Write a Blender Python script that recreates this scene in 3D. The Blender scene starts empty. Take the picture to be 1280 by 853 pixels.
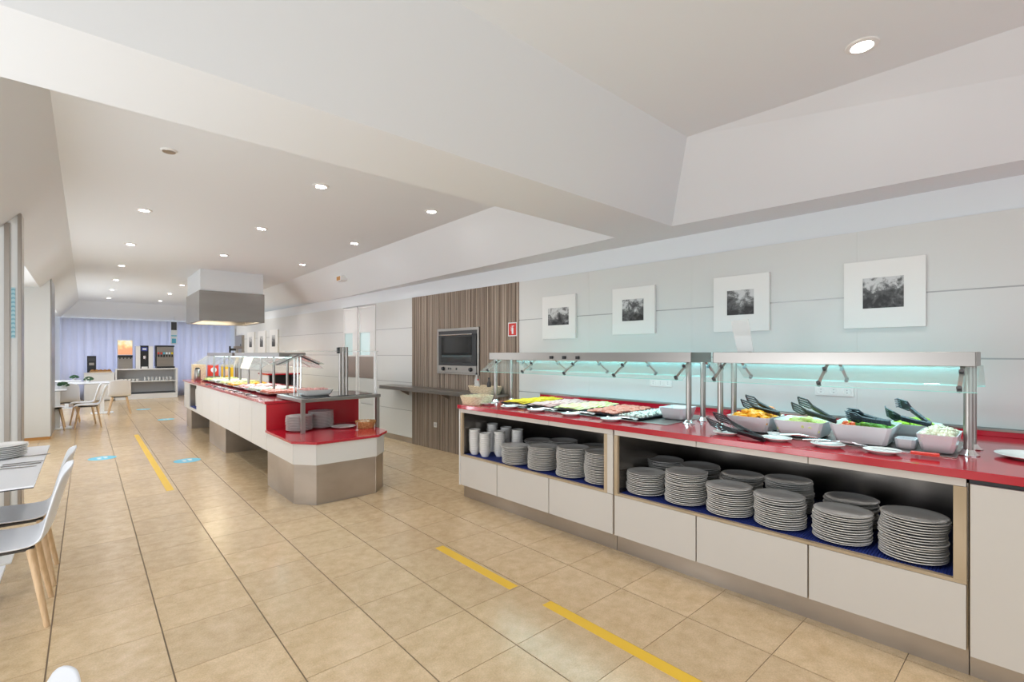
import bpy, math, random
from mathutils import Vector, Matrix
random.seed(7)
S = bpy.context.scene
COL = S.collection
PI = math.pi

# ------------------------------------------------------------------ camera
cam = bpy.data.objects.new('camera', bpy.data.cameras.new('camera'))
COL.objects.link(cam)
S.camera = cam
cam.data.sensor_width = 36
cam.data.lens = 602 / 1280 * 36
cam.data.shift_y = 15.5 / 1280
cam.data.clip_start = 0.05
cam.location = (0, 0, 1.5)
cam.rotation_euler = (PI / 2, 0, -0.724)
S.view_settings.view_transform = 'Standard'
S.view_settings.look = 'None'
S.view_settings.exposure = 0.2
S.view_settings.gamma = 1
S.cycles.max_bounces = 10
S.cycles.transparent_max_bounces = 24
S.cycles.sample_clamp_indirect = 6
S.cycles.caustics_reflective = False
S.cycles.caustics_refractive = False

# ------------------------------------------------------------------ world and large lights
wd = bpy.data.worlds.new('world')
S.world = wd
wd.use_nodes = True
wd.node_tree.nodes['Background'].inputs[0].default_value = (0.86, 0.93, 1.0, 1)
wd.node_tree.nodes['Background'].inputs[1].default_value = 0.55


def area(name, loc, target, sx, sy, power, col=(1, 1, 1)):
    L = bpy.data.lights.new(name, 'AREA')
    L.shape = 'RECTANGLE'
    L.size, L.size_y, L.energy, L.color = sx, sy, power, col
    o = bpy.data.objects.new(name, L)
    COL.objects.link(o)
    o.location = loc
    o.rotation_euler = (Vector(target) - Vector(loc)).to_track_quat('-Z', 'Y').to_euler()
    return o


area('fill_behind_camera', (0.6, -3.4, 1.2), (1.6, 6, .6), 5.0, 2.0, 24, (.96, .98, 1))  # unseen fill lamp added behind the camera, no window is built there
area('fill_left', (-2.9, 2.6, 1.0), (3, 3.4, .4), 5.0, 1.7, 60, (.96, .98, 1))  # added fill from the left, frontal light for the buffet and its shelves
area('fill_alcove', (-1.35, 9.0, 1.6), (3, 9, 1.3), 3.8, 1.9, 38, (.9, .95, 1))  # added fill panel in front of the closed alcove wall
area('fill_far_alcove', (-1.35, 16.0, 1.6), (3, 16, 1.3), 4.5, 1.9, 66, (.88, .94, 1))  # same kind of added fill for the far alcove
area('upfill_left', (-1.75, 2.6, .1), (.1, 2.8, 3), 1.8, 4.6, 115, (.90, .95, 1))  # unseen uplight added just above the floor to brighten the ceiling
area('upfill_behind_camera', (1.4, -2.6, .1), (1.4, -1.9, 3), 5.0, 2.4, 26, (.82, .91, 1))  # added uplight behind the camera, lifts the near ceiling bay
area('upfill_alcove', (-1.15, 9.2, .08), (.6, 9.2, 3), .5, 4.6, 120, (.85, .92, 1))  # uplight added low in the alcove for the left of the ceiling
area('upfill_far_alcove', (-1.15, 16.5, .08), (.6, 16.5, 3), .5, 6, 110, (.85, .92, 1))  # added low uplight that brightens the far ceiling

# ------------------------------------------------------------------ materials
M = {}


def mat(name, col=(.8, .8, .8), rough=.5, metal=0, spec=.5, emit=None, es=0, trans=0, coat=0):
    m = bpy.data.materials.new(name)
    m.use_nodes = True
    b = m.node_tree.nodes['Principled BSDF']
    b.inputs['Base Color'].default_value = (*col, 1)
    b.inputs['Roughness'].default_value = rough
    b.inputs['Metallic'].default_value = metal
    b.inputs['Specular IOR Level'].default_value = spec
    b.inputs['Coat Weight'].default_value = coat
    if emit:
        b.inputs['Emission Color'].default_value = (*emit, 1)
        b.inputs['Emission Strength'].default_value = es
    M[name] = m
    return m


def nd(m, t, **kw):
    n = m.node_tree.nodes.new(t)
    for k, v in kw.items():
        if k in n.inputs.keys():
            n.inputs[k].default_value = v
        else:
            setattr(n, k, v)
    return n


def lk(m, a, b):
    m.node_tree.links.new(a, b)


def noisy(name, c1, c2, scale=(10, 10, 10), detail=4, rough=.5, metal=0, bump=0, spec=.5, lo=.35, hi=.65, rvar=0, coat=0, bscale=None):
    """principled material whose colour wanders between two colours with a (stretched) noise"""
    m = mat(name, c1, rough, metal, spec, coat=coat)
    b = m.node_tree.nodes['Principled BSDF']
    tc = nd(m, 'ShaderNodeTexCoord')
    mp = nd(m, 'ShaderNodeMapping')
    mp.inputs['Scale'].default_value = scale
    nz = nd(m, 'ShaderNodeTexNoise')
    nz.inputs['Scale'].default_value = 1
    nz.inputs['Detail'].default_value = detail
    rp = nd(m, 'ShaderNodeValToRGB')
    rp.color_ramp.elements[0].position = lo
    rp.color_ramp.elements[1].position = hi
    rp.color_ramp.elements[0].color = (*c1, 1)
    rp.color_ramp.elements[1].color = (*c2, 1)
    lk(m, tc.outputs['Object'], mp.inputs['Vector'])
    lk(m, mp.outputs[0], nz.inputs['Vector'])
    lk(m, nz.outputs[0], rp.inputs[0])
    lk(m, rp.outputs[0], b.inputs['Base Color'])
    if rvar:
        mr = nd(m, 'ShaderNodeMapRange')
        mr.inputs['To Min'].default_value = rough - rvar
        mr.inputs['To Max'].default_value = rough + rvar
        lk(m, nz.outputs[0], mr.inputs['Value'])
        lk(m, mr.outputs[0], b.inputs['Roughness'])
    if bump:
        bp = nd(m, 'ShaderNodeBump')
        bp.inputs['Strength'].default_value = bump
        bp.inputs['Distance'].default_value = .01
        lk(m, nz.outputs[0], bp.inputs['Height'])
        lk(m, bp.outputs[0], b.inputs['Normal'])
    return m


mat('plaster', (.80, .83, .86), .75, spec=.2)
noisy('wall_panel', (.69, .695, .68), (.71, .715, .70), (1, 1, 1), rough=.28, spec=.45)
mat('strip_metal', (.42, .42, .42), .4, .8)
mat('white_paint', (.83, .83, .82), .35)
noisy('laminate', (.63, .60, .56), (.65, .62, .58), (.6, .6, .6), rough=.42, spec=.35)
mat('laminate_white', (.78, .77, .75), .35)
noisy('oak_edge', (.42, .32, .20), (.52, .41, .28), (40, 4, 3), rough=.5)
noisy('steel', (.33, .31, .29), (.37, .35, .33), (1, 1, 5), rough=.32, metal=1, detail=2)
noisy('steel_dull', (.42, .37, .32), (.54, .49, .44), (1.5, 1.5, 3), rough=.34, metal=.85, rvar=.05)
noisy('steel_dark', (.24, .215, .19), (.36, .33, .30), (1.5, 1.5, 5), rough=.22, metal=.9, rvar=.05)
mat('chrome', (.78, .78, .78), .1, 1)
mat('red_top', (.48, .010, .026), .14, spec=.6, coat=.3)
mat('red_panel', (.50, .012, .025), .2, spec=.5)
mat('porcelain', (.88, .87, .85), .18, spec=.5)
mat('porcelain_grey', (.60, .60, .61), .3, spec=.5)
mat('melamine', (.80, .79, .82), .28, spec=.45)
mat('black_plastic', (.018, .02, .024), .4)
mat('slate_tray', (.02, .03, .045), .35)
mat('dark_grey', (.06, .06, .065), .5)
mat('rubber', (.03, .03, .03), .7)
mat('blue_mat', (.018, .04, .25), .6)
mat('blue_base', (.03, .07, .22), .55)
noisy('oak', (.56, .37, .20), (.68, .48, .29), (60, 60, 6), rough=.5)
mat('chair_white', (.80, .81, .84), .38)
mat('yellow_tape', (.86, .55, .05), .4)
mat('cyan_vinyl', (.14, .55, .74), .4)
mat('white_vinyl', (.85, .9, .92), .4)
mat('sign_red', (.62, .03, .02), .4)
mat('canvas', (.86, .85, .83), .7)
mat('frame_white', (.84, .83, .81), .5)
mat('grout', (.26, .20, .14), .8)
mat('oven_glass', (.012, .013, .016), .06, spec=.7)
mat('brown_panel', (.28, .22, .19), .35, .3)
mat('taupe_metal', (.40, .36, .32), .3, .9)
mat('glass_edge', (.30, .66, .60), .2)
mat('lamp_tube', (.9, 1, 1), .5, emit=(.72, .97, 1.0), es=4)
mat('hood_lamp', (1, .9, .7), .5, emit=(1, .82, .55), es=9)
mat('spot_glow', (1, 1, 1), .5, emit=(1, .97, .93), es=110)
mat('backlit', (1, 1, 1), .5, emit=(1, .93, .8), es=1.4)
mat('yellow_cheese', (.85, .55, .005), .45)
mat('orange_fruit', (.92, .42, .02), .35)
mat('grapefruit', (.88, .30, .10), .35)
mat('salad_green', (.42, .62, .06), .5)
mat('salad_pale', (.72, .80, .28), .5)
mat('tomato', (.78, .16, .05), .35)
mat('cucumber', (.20, .42, .07), .45)
mat('pasta', (.80, .76, .58), .5)
mat('cream_food', (.82, .80, .66), .5)
mat('leaf_green', (.03, .10, .04), .6)
mat('soil_pot', (.75, .75, .74), .4)
mat('bread', (.55, .27, .08), .7)
mat('soft_red', (.75, .05, .03), .4)
mat('soft_yellow', (.85, .65, .03), .4)
mat('cream_box', (.85, .74, .50), .5)
mat('blue_print', (.05, .08, .4), .4)
mat('window_light', (.45, .58, .58), .15, emit=(.42, .56, .55), es=.3)
noisy('cheese_pale', (.83, .82, .50), (.78, .72, .22), (25, 25, 25), rough=.5)
noisy('ham', (.72, .34, .32), (.82, .52, .48), (30, 30, 30), rough=.45)
noisy('salami', (.70, .18, .12), (.80, .32, .23), (60, 60, 60), rough=.45)
noisy('feta', (.86, .86, .80), (.55, .60, .48), (70, 70, 70), rough=.6, lo=.45, hi=.75)
noisy('wicker_cream', (.66, .52, .34), (.86, .74, .54), (40, 40, 90), rough=.7, bump=.4)
noisy('wicker_brown', (.36, .17, .05), (.62, .36, .14), (60, 60, 90), rough=.6, bump=.4)
noisy('rolls', (.55, .38, .24), (.80, .70, .58), (25, 25, 25), rough=.6)


def glass(name, tint, refl=.9, haze=0.0):
    m = bpy.data.materials.new(name)
    m.use_nodes = True
    nt = m.node_tree
    nt.nodes.clear()
    out = nd(m, 'ShaderNodeOutputMaterial')
    mix = nd(m, 'ShaderNodeMixShader')
    tr = nd(m, 'ShaderNodeBsdfTransparent')
    tr.inputs[0].default_value = (*tint, 1)
    gl = nd(m, 'ShaderNodeBsdfGlossy')
    gl.inputs['Roughness'].default_value = .02
    lw = nd(m, 'ShaderNodeLayerWeight')
    pw = nd(m, 'ShaderNodeMath', operation='POWER')
    pw.inputs[1].default_value = 4
    mu = nd(m, 'ShaderNodeMath', operation='MULTIPLY_ADD')
    mu.inputs[1].default_value = .55 * refl
    mu.inputs[2].default_value = .035
    lk(m, lw.outputs['Facing'], pw.inputs[0])
    lk(m, pw.outputs[0], mu.inputs[0])
    lk(m, mu.outputs[0], mix.inputs[0])
    if haze:
        df = nd(m, 'ShaderNodeBsdfDiffuse')
        df.inputs[0].default_value = (.9, .92, .92, 1)
        m2 = nd(m, 'ShaderNodeMixShader')
        m2.inputs[0].default_value = haze
        lk(m, tr.outputs[0], m2.inputs[1])
        lk(m, df.outputs[0], m2.inputs[2])
        lk(m, m2.outputs[0], mix.inputs[1])
    else:
        lk(m, tr.outputs[0], mix.inputs[1])
    lk(m, gl.outputs[0], mix.inputs[2])
    lk(m, mix.outputs[0], out.inputs[0])
    M[name] = m


glass('glass', (.90, .98, .965), haze=.10)
glass('glass_frost', (.93, .97, .97), .35, haze=.18)
glass('clear_plastic', (.95, .96, .96), haze=.5)


def tile_material():
    m = mat('floor_tile', (.6, .45, .28), .2, spec=.5)
    b = m.node_tree.nodes['Principled BSDF']
    geo = nd(m, 'ShaderNodeNewGeometry')
    # each tile of the grid gets its own slight tone
    sub = nd(m, 'ShaderNodeVectorMath', operation='SUBTRACT')
    sub.inputs[1].default_value = (-.1425, 3.19, 0)
    dv = nd(m, 'ShaderNodeVectorMath', operation='DIVIDE')
    dv.inputs[1].default_value = (.45, .45, 1)
    fl = nd(m, 'ShaderNodeVectorMath', operation='FLOOR')
    wn = nd(m, 'ShaderNodeTexWhiteNoise')
    lk(m, geo.outputs['Position'], sub.inputs[0])
    lk(m, sub.outputs[0], dv.inputs[0])
    lk(m, dv.outputs[0], fl.inputs[0])
    lk(m, fl.outputs[0], wn.inputs['Vector'])
    n1 = nd(m, 'ShaderNodeTexNoise')
    n1.inputs['Scale'].default_value = 13
    n1.inputs['Detail'].default_value = 8
    n1.inputs['Roughness'].default_value = .65
    ad = nd(m, 'ShaderNodeVectorMath', operation='ADD')
    sc = nd(m, 'ShaderNodeVectorMath', operation='SCALE')
    sc.inputs['Scale'].default_value = 9
    lk(m, wn.outputs['Color'], sc.inputs[0])
    lk(m, geo.outputs['Position'], ad.inputs[0])
    lk(m, sc.outputs[0], ad.inputs[1])
    lk(m, ad.outputs[0], n1.inputs['Vector'])
    rp = nd(m, 'ShaderNodeValToRGB')
    e = rp.color_ramp.elements
    e[0].position, e[1].position = .3, .72
    e[0].color = (.58, .42, .24, 1)
    e[1].color = (.75, .57, .36, 1)
    lk(m, n1.outputs[0], rp.inputs[0])
    n2 = nd(m, 'ShaderNodeTexNoise')
    n2.inputs['Scale'].default_value = 130
    n2.inputs['Detail'].default_value = 3
    lk(m, geo.outputs['Position'], n2.inputs['Vector'])
    mr = nd(m, 'ShaderNodeMapRange')
    mr.inputs['From Min'].default_value = .3
    mr.inputs['From Max'].default_value = .7
    mr.inputs['To Min'].default_value = .88
    mr.inputs['To Max'].default_value = 1.08
    lk(m, n2.outputs[0], mr.inputs['Value'])
    mr2 = nd(m, 'ShaderNodeMapRange')
    mr2.inputs['To Min'].default_value = .94
    mr2.inputs['To Max'].default_value = 1.05
    lk(m, wn.outputs['Value'], mr2.inputs['Value'])
    mm = nd(m, 'ShaderNodeMath', operation='MULTIPLY')
    lk(m, mr.outputs[0], mm.inputs[0])
    lk(m, mr2.outputs[0], mm.inputs[1])
    vs = nd(m, 'ShaderNodeVectorMath', operation='SCALE')
    lk(m, rp.outputs[0], vs.inputs[0])
    lk(m, mm.outputs[0], vs.inputs['Scale'])
    lk(m, vs.outputs[0], b.inputs['Base Color'])
    n3 = nd(m, 'ShaderNodeTexNoise')
    n3.inputs['Scale'].default_value = 60
    n3.inputs['Detail'].default_value = 2
    lk(m, geo.outputs['Position'], n3.inputs['Vector'])
    bp = nd(m, 'ShaderNodeBump')
    bp.inputs['Strength'].default_value = .12
    bp.inputs['Distance'].default_value = .004
    lk(m, n3.outputs[0], bp.inputs['Height'])
    lk(m, bp.outputs[0], b.inputs['Normal'])
    b.inputs['Roughness'].default_value = .21


tile_material()


def slat_material():
    m = mat('slat_wood', (.4, .33, .26), .55, spec=.3)
    b = m.node_tree.nodes['Principled BSDF']
    tc = nd(m, 'ShaderNodeTexCoord')
    mp = nd(m, 'ShaderNodeMapping')
    mp.inputs['Scale'].default_value = (1, 38, .35)
    nz = nd(m, 'ShaderNodeTexNoise')
    nz.inputs['Scale'].default_value = 1
    nz.inputs['Detail'].default_value = 5
    rp = nd(m, 'ShaderNodeValToRGB')
    e = rp.color_ramp.elements
    e[0].position, e[1].position = .34, .66
    e[0].color = (.16, .115, .085, 1)
    e[1].color = (.46, .38, .31, 1)
    lk(m, tc.outputs['Object'], mp.inputs[0])
    lk(m, mp.outputs[0], nz.inputs['Vector'])
    lk(m, nz.outputs[0], rp.inputs[0])
    lk(m, rp.outputs[0], b.inputs['Base Color'])


slat_material()


def curtain_material():
    m = mat('curtain', (.76, .76, .81), .8, spec=.1)
    nt = m.node_tree
    b = nt.nodes['Principled BSDF']
    out = nt.nodes['Material Output']
    tl = nd(m, 'ShaderNodeBsdfTranslucent')
    tl.inputs[0].default_value = (.78, .79, .86, 1)
    mx = nd(m, 'ShaderNodeMixShader')
    mx.inputs[0].default_value = .5
    lk(m, b.outputs[0], mx.inputs[1])
    lk(m, tl.outputs[0], mx.inputs[2])
    lk(m, mx.outputs[0], out.inputs[0])


curtain_material()


def photo_print(name, scale, seed):
    """generic black-and-white print: soft light sky over dark mottled shapes"""
    m = mat(name, (.3, .3, .3), .4)
    b = m.node_tree.nodes['Principled BSDF']
    tc = nd(m, 'ShaderNodeTexCoord')
    nz = nd(m, 'ShaderNodeTexNoise')
    nz.inputs['Scale'].default_value = scale
    nz.inputs['Detail'].default_value = 10
    nz.inputs['Roughness'].default_value = .68
    nz.inputs['Distortion'].default_value = .6
    nz.noise_dimensions = '4D'
    nz.inputs['W'].default_value = seed
    sp = nd(m, 'ShaderNodeSeparateXYZ')
    ma = nd(m, 'ShaderNodeMath', operation='MULTIPLY_ADD')
    ma.inputs[1].default_value = 1.2
    rp = nd(m, 'ShaderNodeValToRGB')
    e = rp.color_ramp.elements
    e[0].position, e[1].position = .36, .64
    e[0].color = (.012, .012, .013, 1)
    e[1].color = (.62, .62, .62, 1)
    x = e.new(.52)
    x.color = (.12, .12, .12, 1)
    lk(m, tc.outputs['Object'], nz.inputs['Vector'])
    lk(m, tc.outputs['Object'], sp.inputs[0])
    lk(m, sp.outputs['Z'], ma.inputs[0])
    lk(m, nz.outputs[0], ma.inputs[2])
    lk(m, ma.outputs[0], rp.inputs[0])
    lk(m, rp.outputs[0], b.inputs['Base Color'])


for i in range(7):
    photo_print('print_%d' % i, 11 + 2 * i, i * 3.7)


def juice_picture():
    m = mat('juice_picture', (1, 1, 1), .3)
    b = m.node_tree.nodes['Principled BSDF']
    tc = nd(m, 'ShaderNodeTexCoord')
    nz = nd(m, 'ShaderNodeTexNoise')
    nz.inputs['Scale'].default_value = 6
    sp = nd(m, 'ShaderNodeSeparateXYZ')
    ma = nd(m, 'ShaderNodeMath', operation='MULTIPLY_ADD')
    ma.inputs[1].default_value = 1.5
    rp = nd(m, 'ShaderNodeValToRGB')
    e = rp.color_ramp.elements
    e[0].position, e[1].position = .4, .95
    e[0].color = (.95, .35, .12, 1)
    e[1].color = (1, .97, .9, 1)
    x = e.new(.62)
    x.color = (1, .72, .25, 1)
    lk(m, tc.outputs['Object'], nz.inputs['Vector'])
    lk(m, tc.outputs['Object'], sp.inputs[0])
    lk(m, sp.outputs['Z'], ma.inputs[0])
    lk(m, nz.outputs[0], ma.inputs[2])
    lk(m, ma.outputs[0], rp.inputs[0])
    lk(m, rp.outputs[0], b.inputs['Emission Color'])
    b.inputs['Emission Strength'].default_value = .8
    b.inputs['Base Color'].default_value = (.2, .2, .2, 1)


juice_picture()


# ------------------------------------------------------------------ mesh helpers
class MB:
    def __init__(s):
        s.v, s.f = [], []

    def add(s, vs, fs):
        n = len(s.v)
        s.v += [tuple(p) for p in vs]
        s.f += [tuple(n + i for i in f) for f in fs]
        return s

    def box(s, x0, x1, y0, y1, z0, z1):
        x0, x1 = sorted((x0, x1)); y0, y1 = sorted((y0, y1)); z0, z1 = sorted((z0, z1))
        return s.add([(x0, y0, z0), (x1, y0, z0), (x1, y1, z0), (x0, y1, z0), (x0, y0, z1), (x1, y0, z1), (x1, y1, z1), (x0, y1, z1)],
                     [(0, 3, 2, 1), (4, 5, 6, 7), (0, 1, 5, 4), (1, 2, 6, 5), (2, 3, 7, 6), (3, 0, 4, 7)])

    def frustum(s, cx, cy, z0, z1, ax, ay, bx, by):
        """box tapering from half sizes ax,ay at z0 to bx,by at z1"""
        return s.add([(cx - ax, cy - ay, z0), (cx + ax, cy - ay, z0), (cx + ax, cy + ay, z0), (cx - ax, cy + ay, z0),
                      (cx - bx, cy - by, z1), (cx + bx, cy - by, z1), (cx + bx, cy + by, z1), (cx - bx, cy + by, z1)],
                     [(0, 3, 2, 1), (4, 5, 6, 7), (0, 1, 5, 4), (1, 2, 6, 5), (2, 3, 7, 6), (3, 0, 4, 7)])

    def bowl(s, cx, cy, z0, z1, ax, ay, bx, by, t=.006, ch=.012):
        """open square bowl with rounded corners and a real wall thickness"""
        def ring(hx, hy, z, c):
            return [(cx - hx + c, cy - hy, z), (cx + hx - c, cy - hy, z), (cx + hx, cy - hy + c, z), (cx + hx, cy + hy - c, z),
                    (cx + hx - c, cy + hy, z), (cx - hx + c, cy + hy, z), (cx - hx, cy + hy - c, z), (cx - hx, cy - hy + c, z)]
        mx, my = ax + (bx - ax) * .45, ay + (by - ay) * .45
        R = [ring(ax * .9, ay * .9, z0, ch), ring(ax, ay, z0 + .008, ch), ring(mx, my, z0 + (z1 - z0) * .5, ch), ring(bx, by, z1, ch),
             ring(bx - t, by - t, z1, ch), ring(mx - t, my - t, z0 + (z1 - z0) * .5, ch), ring(ax - t, ay - t, z0 + .012, ch)]
        vs, fs = [p for r in R for p in r], []
        for k in range(len(R) - 1):
            for i in range(8):
                j = (i + 1) % 8
                fs.append((k * 8 + i, k * 8 + j, k * 8 + 8 + j, k * 8 + 8 + i))
        fs.append(tuple(range(7, -1, -1)))
        fs.append(tuple(range(48, 56)))
        return s.add(vs, fs)

    def prism(s, poly, z0, z1):
        n = len(poly)
        a = sum(poly[i][0] * poly[(i + 1) % n][1] - poly[(i + 1) % n][0] * poly[i][1] for i in range(n))
        if a < 0:
            poly = poly[::-1]
        vs = [(p[0], p[1], z0) for p in poly] + [(p[0], p[1], z1) for p in poly]
        fs = [tuple(range(n - 1, -1, -1)), tuple(range(n, 2 * n))]
        fs += [(i, (i + 1) % n, n + (i + 1) % n, n + i) for i in range(n)]
        return s.add(vs, fs)

    def extrude(s, pts, axis, a, b):
        """extrude a 2-D outline along axis 'x' (pts are y,z), 'y' (pts are x,z)"""
        n = len(pts)
        mk = (lambda p, t: (t, p[0], p[1])) if axis == 'x' else (lambda p, t: (p[0], t, p[1]))
        vs = [mk(p, a) for p in pts] + [mk(p, b) for p in pts]
        fs = [tuple(range(n)), tuple(range(2 * n - 1, n - 1, -1))]
        fs += [(i, n + i, n + (i + 1) % n, (i + 1) % n) for i in range(n)]
        return s.add(vs, fs)

    def cyl(s, p0, p1, r0, r1=None, n=16, cap=True):
        r1 = r0 if r1 is None else r1
        p0, p1 = Vector(p0), Vector(p1)
        d = (p1 - p0).normalized()
        u = d.orthogonal().normalized()
        w = d.cross(u)
        vs = []
        for p, r in ((p0, r0), (p1, r1)):
            for i in range(n):
                a = 2 * PI * i / n
                vs.append(p + u * (r * math.cos(a)) + w * (r * math.sin(a)))
        fs = [(i, (i + 1) % n, n + (i + 1) % n, n + i) for i in range(n)]
        if cap:
            fs += [tuple(range(n - 1, -1, -1)), tuple(range(n, 2 * n))]
        return s.add(vs, fs)

    def tube(s, pts, r, n=8):
        for a, b in zip(pts[:-1], pts[1:]):
            s.cyl(a, b, r, n=n)
        return s

    def lathe(s, prof, cx=0, cy=0, cz=0, n=32, sx=1, sy=1):
        vs, fs = [], []
        for r, z in prof:
            for i in range(n):
                a = 2 * PI * i / n
                vs.append((cx + r * sx * math.cos(a), cy + r * sy * math.sin(a), cz + z))
        for k in range(len(prof) - 1):
            for i in range(n):
                j = (i + 1) % n
                fs.append((k * n + i, k * n + j, k * n + n + j, k * n + n + i))
        if prof[0][0] > 1e-5:
            fs.append(tuple(range(n - 1, -1, -1)))
        if prof[-1][0] > 1e-5:
            m = (len(prof) - 1) * n
            fs.append(tuple(range(m, m + n)))
        return s.add(vs, fs)

    def quad(s, a, b, c, d):
        return s.add([a, b, c, d], [(0, 1, 2, 3)])

    def slab(s, a, b, c, d, t):
        """quad given thickness t against its normal"""
        A, B, C_, D = map(Vector, (a, b, c, d))
        n = (B - A).cross(D - A).normalized() * t
        return s.add([A, B, C_, D, A - n, B - n, C_ - n, D - n],
                     [(0, 1, 2, 3), (7, 6, 5, 4), (0, 4, 5, 1), (1, 5, 6, 2), (2, 6, 7, 3), (3, 7, 4, 0)])

    def shift(s, dx, dy, dz):
        s.v = [(x + dx, y + dy, z + dz) for x, y, z in s.v]
        return s

    def blob(s, cx, cy, cz, rx, ry, rz, n=8, k=4, wob=0):
        vs, fs = [], []
        for i in range(k + 1):
            t = PI * i / k
            for j in range(n):
                a = 2 * PI * j / n
                q = 1 + random.uniform(-wob, wob)
                vs.append((cx + rx * q * math.sin(t) * math.cos(a), cy + ry * q * math.sin(t) * math.sin(a), cz + rz * math.cos(t)))
        for i in range(k):
            for j in range(n):
                l = (j + 1) % n
                fs.append((i * n + j, (i + 1) * n + j, (i + 1) * n + l, i * n + l))
        return s.add(vs, fs)

    def mesh(s, name, m, smooth=False):
        me = bpy.data.meshes.new(name)
        me.from_pydata(s.v, [], s.f)
        me.materials.append(M[m])
        if smooth:
            me.polygons.foreach_set('use_smooth', [True] * len(me.polygons))
            me.set_sharp_from_angle(angle=math.radians(38))
        me.update()
        return me


def link(name, me, parent=None, bevel=0):
    o = bpy.data.objects.new(name, me)
    COL.objects.link(o)
    if parent is not None:
        o.parent = parent
    if bevel:
        b = o.modifiers.new('bevel', 'BEVEL')
        b.width, b.segments, b.limit_method = bevel, 2, 'ANGLE'
        b.angle_limit = math.radians(40)
    return o


def tag(o, label=None, cat=None, group=None, kind=None):
    if label: o['label'] = label
    if cat: o['category'] = cat
    if group: o['group'] = group
    if kind: o['kind'] = kind
    return o


class Frame:
    def __init__(s, ox, oy, th):
        s.ox, s.oy, s.th = ox, oy, th

    def w(s, X, Y):
        c, t = math.cos(s.th), math.sin(s.th)
        return (s.ox + X * c - Y * t, s.oy + X * t + Y * c)


ROOM = Frame(0, 0, 0)
BUFFET = Frame(3.035, .21, .02778)      # x = 0 on the front of the long buffet, y along it
WALL = Frame(4.2, 4.6, .055)            # x = 0 on the right wall


class Thing:
    """an Empty at the thing's base; parts are written in the frame's own coordinates"""
    def __init__(s, name, label, cat, fr, X, Y, Z, group=None, kind=None, rz=0):
        s.o = bpy.data.objects.new(name, None)
        s.o.empty_display_size = .1
        COL.objects.link(s.o)
        wx, wy = fr.w(X, Y)
        s.o.location = (wx, wy, Z)
        s.o.rotation_euler = (0, 0, fr.th + rz)
        s.off = (-X, -Y, -Z)
        tag(s.o, label, cat, group, kind)

    def part(s, name, mb, m, parent=None, smooth=False, bevel=0, label=None, kind=None, local=False):
        if not local:
            mb.shift(*s.off)
        o = link(name, mb.mesh(name, m, smooth), parent if parent is not None else s.o, bevel)
        return tag(o, label, None, None, kind)


def solo(name, mb, m, label, cat, fr=ROOM, X=0, Y=0, Z=0, group=None, kind=None, smooth=False, bevel=0, local=False, rz=0):
    """a thing that is a single mesh"""
    if not local:
        mb.shift(-X, -Y, -Z)
    o = link(name, mb.mesh(name, m, smooth), None, bevel)
    wx, wy = fr.w(X, Y)
    o.location = (wx, wy, Z)
    o.rotation_euler = (0, 0, fr.th + rz)
    return tag(o, label, cat, group, kind)


def struct(name, mb, m, fr=ROOM, smooth=False, bevel=0, parent=None):
    o = link(name, mb.mesh(name, m, smooth), parent, bevel)
    if parent is None:
        o.location = (fr.ox, fr.oy, 0)
        o.rotation_euler = (0, 0, fr.th)
        o['kind'] = 'structure'
    return o


def clone(src, loc, rz=None, label=None, group=None):
    """copy a thing with copies of its parts and sub-parts"""
    r = src.copy()
    COL.objects.link(r)
    r.location = loc
    if rz is not None:
        r.rotation_euler = (0, 0, rz)
    if label: r['label'] = label
    if group: r['group'] = group
    for ch in list(src.children):
        c = ch.copy()
        COL.objects.link(c)
        c.parent = r
        for g in list(ch.children):
            q = g.copy()
            COL.objects.link(q)
            q.parent = c
    return r


ORD = ['first', 'second', 'third', 'fourth', 'fifth', 'sixth', 'seventh', 'eighth', 'ninth', 'tenth', 'eleventh', 'twelfth', 'thirteenth',
       'fourteenth', 'fifteenth', 'sixteenth', 'seventeenth', 'eighteenth', 'nineteenth', 'twentieth', 'twenty-first', 'twenty-second']

# ------------------------------------------------------------------ the setting: floor
floor = struct('floor', MB().box(-3.2, 7, -4, 21.2, -.06, -.004), 'grout')
TX, TY, TS = -.1425, 3.19, .45
TB = MB().box(.0035, TS - .0035, .0018, TS - .0018, -.012, 0)
tile_me = TB.mesh('tile', 'floor_tile')


def screen(x, y, z=0):
    fw = x * .6624 + y * .7492
    rt = x * .7492 - y * .6624
    return (640 + 602 * rt / fw, 442 - 602 * (z - 1.5) / fw, fw) if fw > .2 else (-999, -999, fw)


inview, rest = [], MB()
for i in range(-7, 11):
    for j in range(-14, 40):
        x, y = TX + TS * i, TY + TS * j
        if y > 20.7 or x < -3 or x > 4.6: continue
        p = screen(x + .225, y + .225)
        ok = -60 < p[0] < 1340 and 442 < p[1] < 920 and (x < 3.2 or y > 4.0)
        if ok: inview.append((p[2], x, y))
        else: rest.box(x + .0035, x + TS - .0035, y + .0018, y + TS - .0018, -.012, 0)
inview.sort()
for k, (d_, x, y) in enumerate(inview):
    if k < 298:
        t = link('tile', tile_me, floor)
        t.location = (x, y, 0)
    else:
        rest.box(x + .0035, x + TS - .0035, y + .0018, y + TS - .0018, -.012, 0)
t = struct('tile_field', rest, 'floor_tile', parent=floor)
t['kind'] = 'stuff'

# ------------------------------------------------------------------ the setting: ceiling with two recessed bays
ZR, ZS = 3.15, 2.64
c = MB()


def bay(bot, top):
    """four sloping sides and the raised flat of one bay; corners listed anticlockwise from near-left"""
    B = [(x, y, ZS) for x, y in bot]
    T = [(x, y, ZR) for x, y in top]
    for i in range(4):
        j = (i + 1) % 4
        c.quad(B[i], B[j], T[j], T[i])
    c.quad(T[0], T[1], T[2], T[3])


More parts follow.
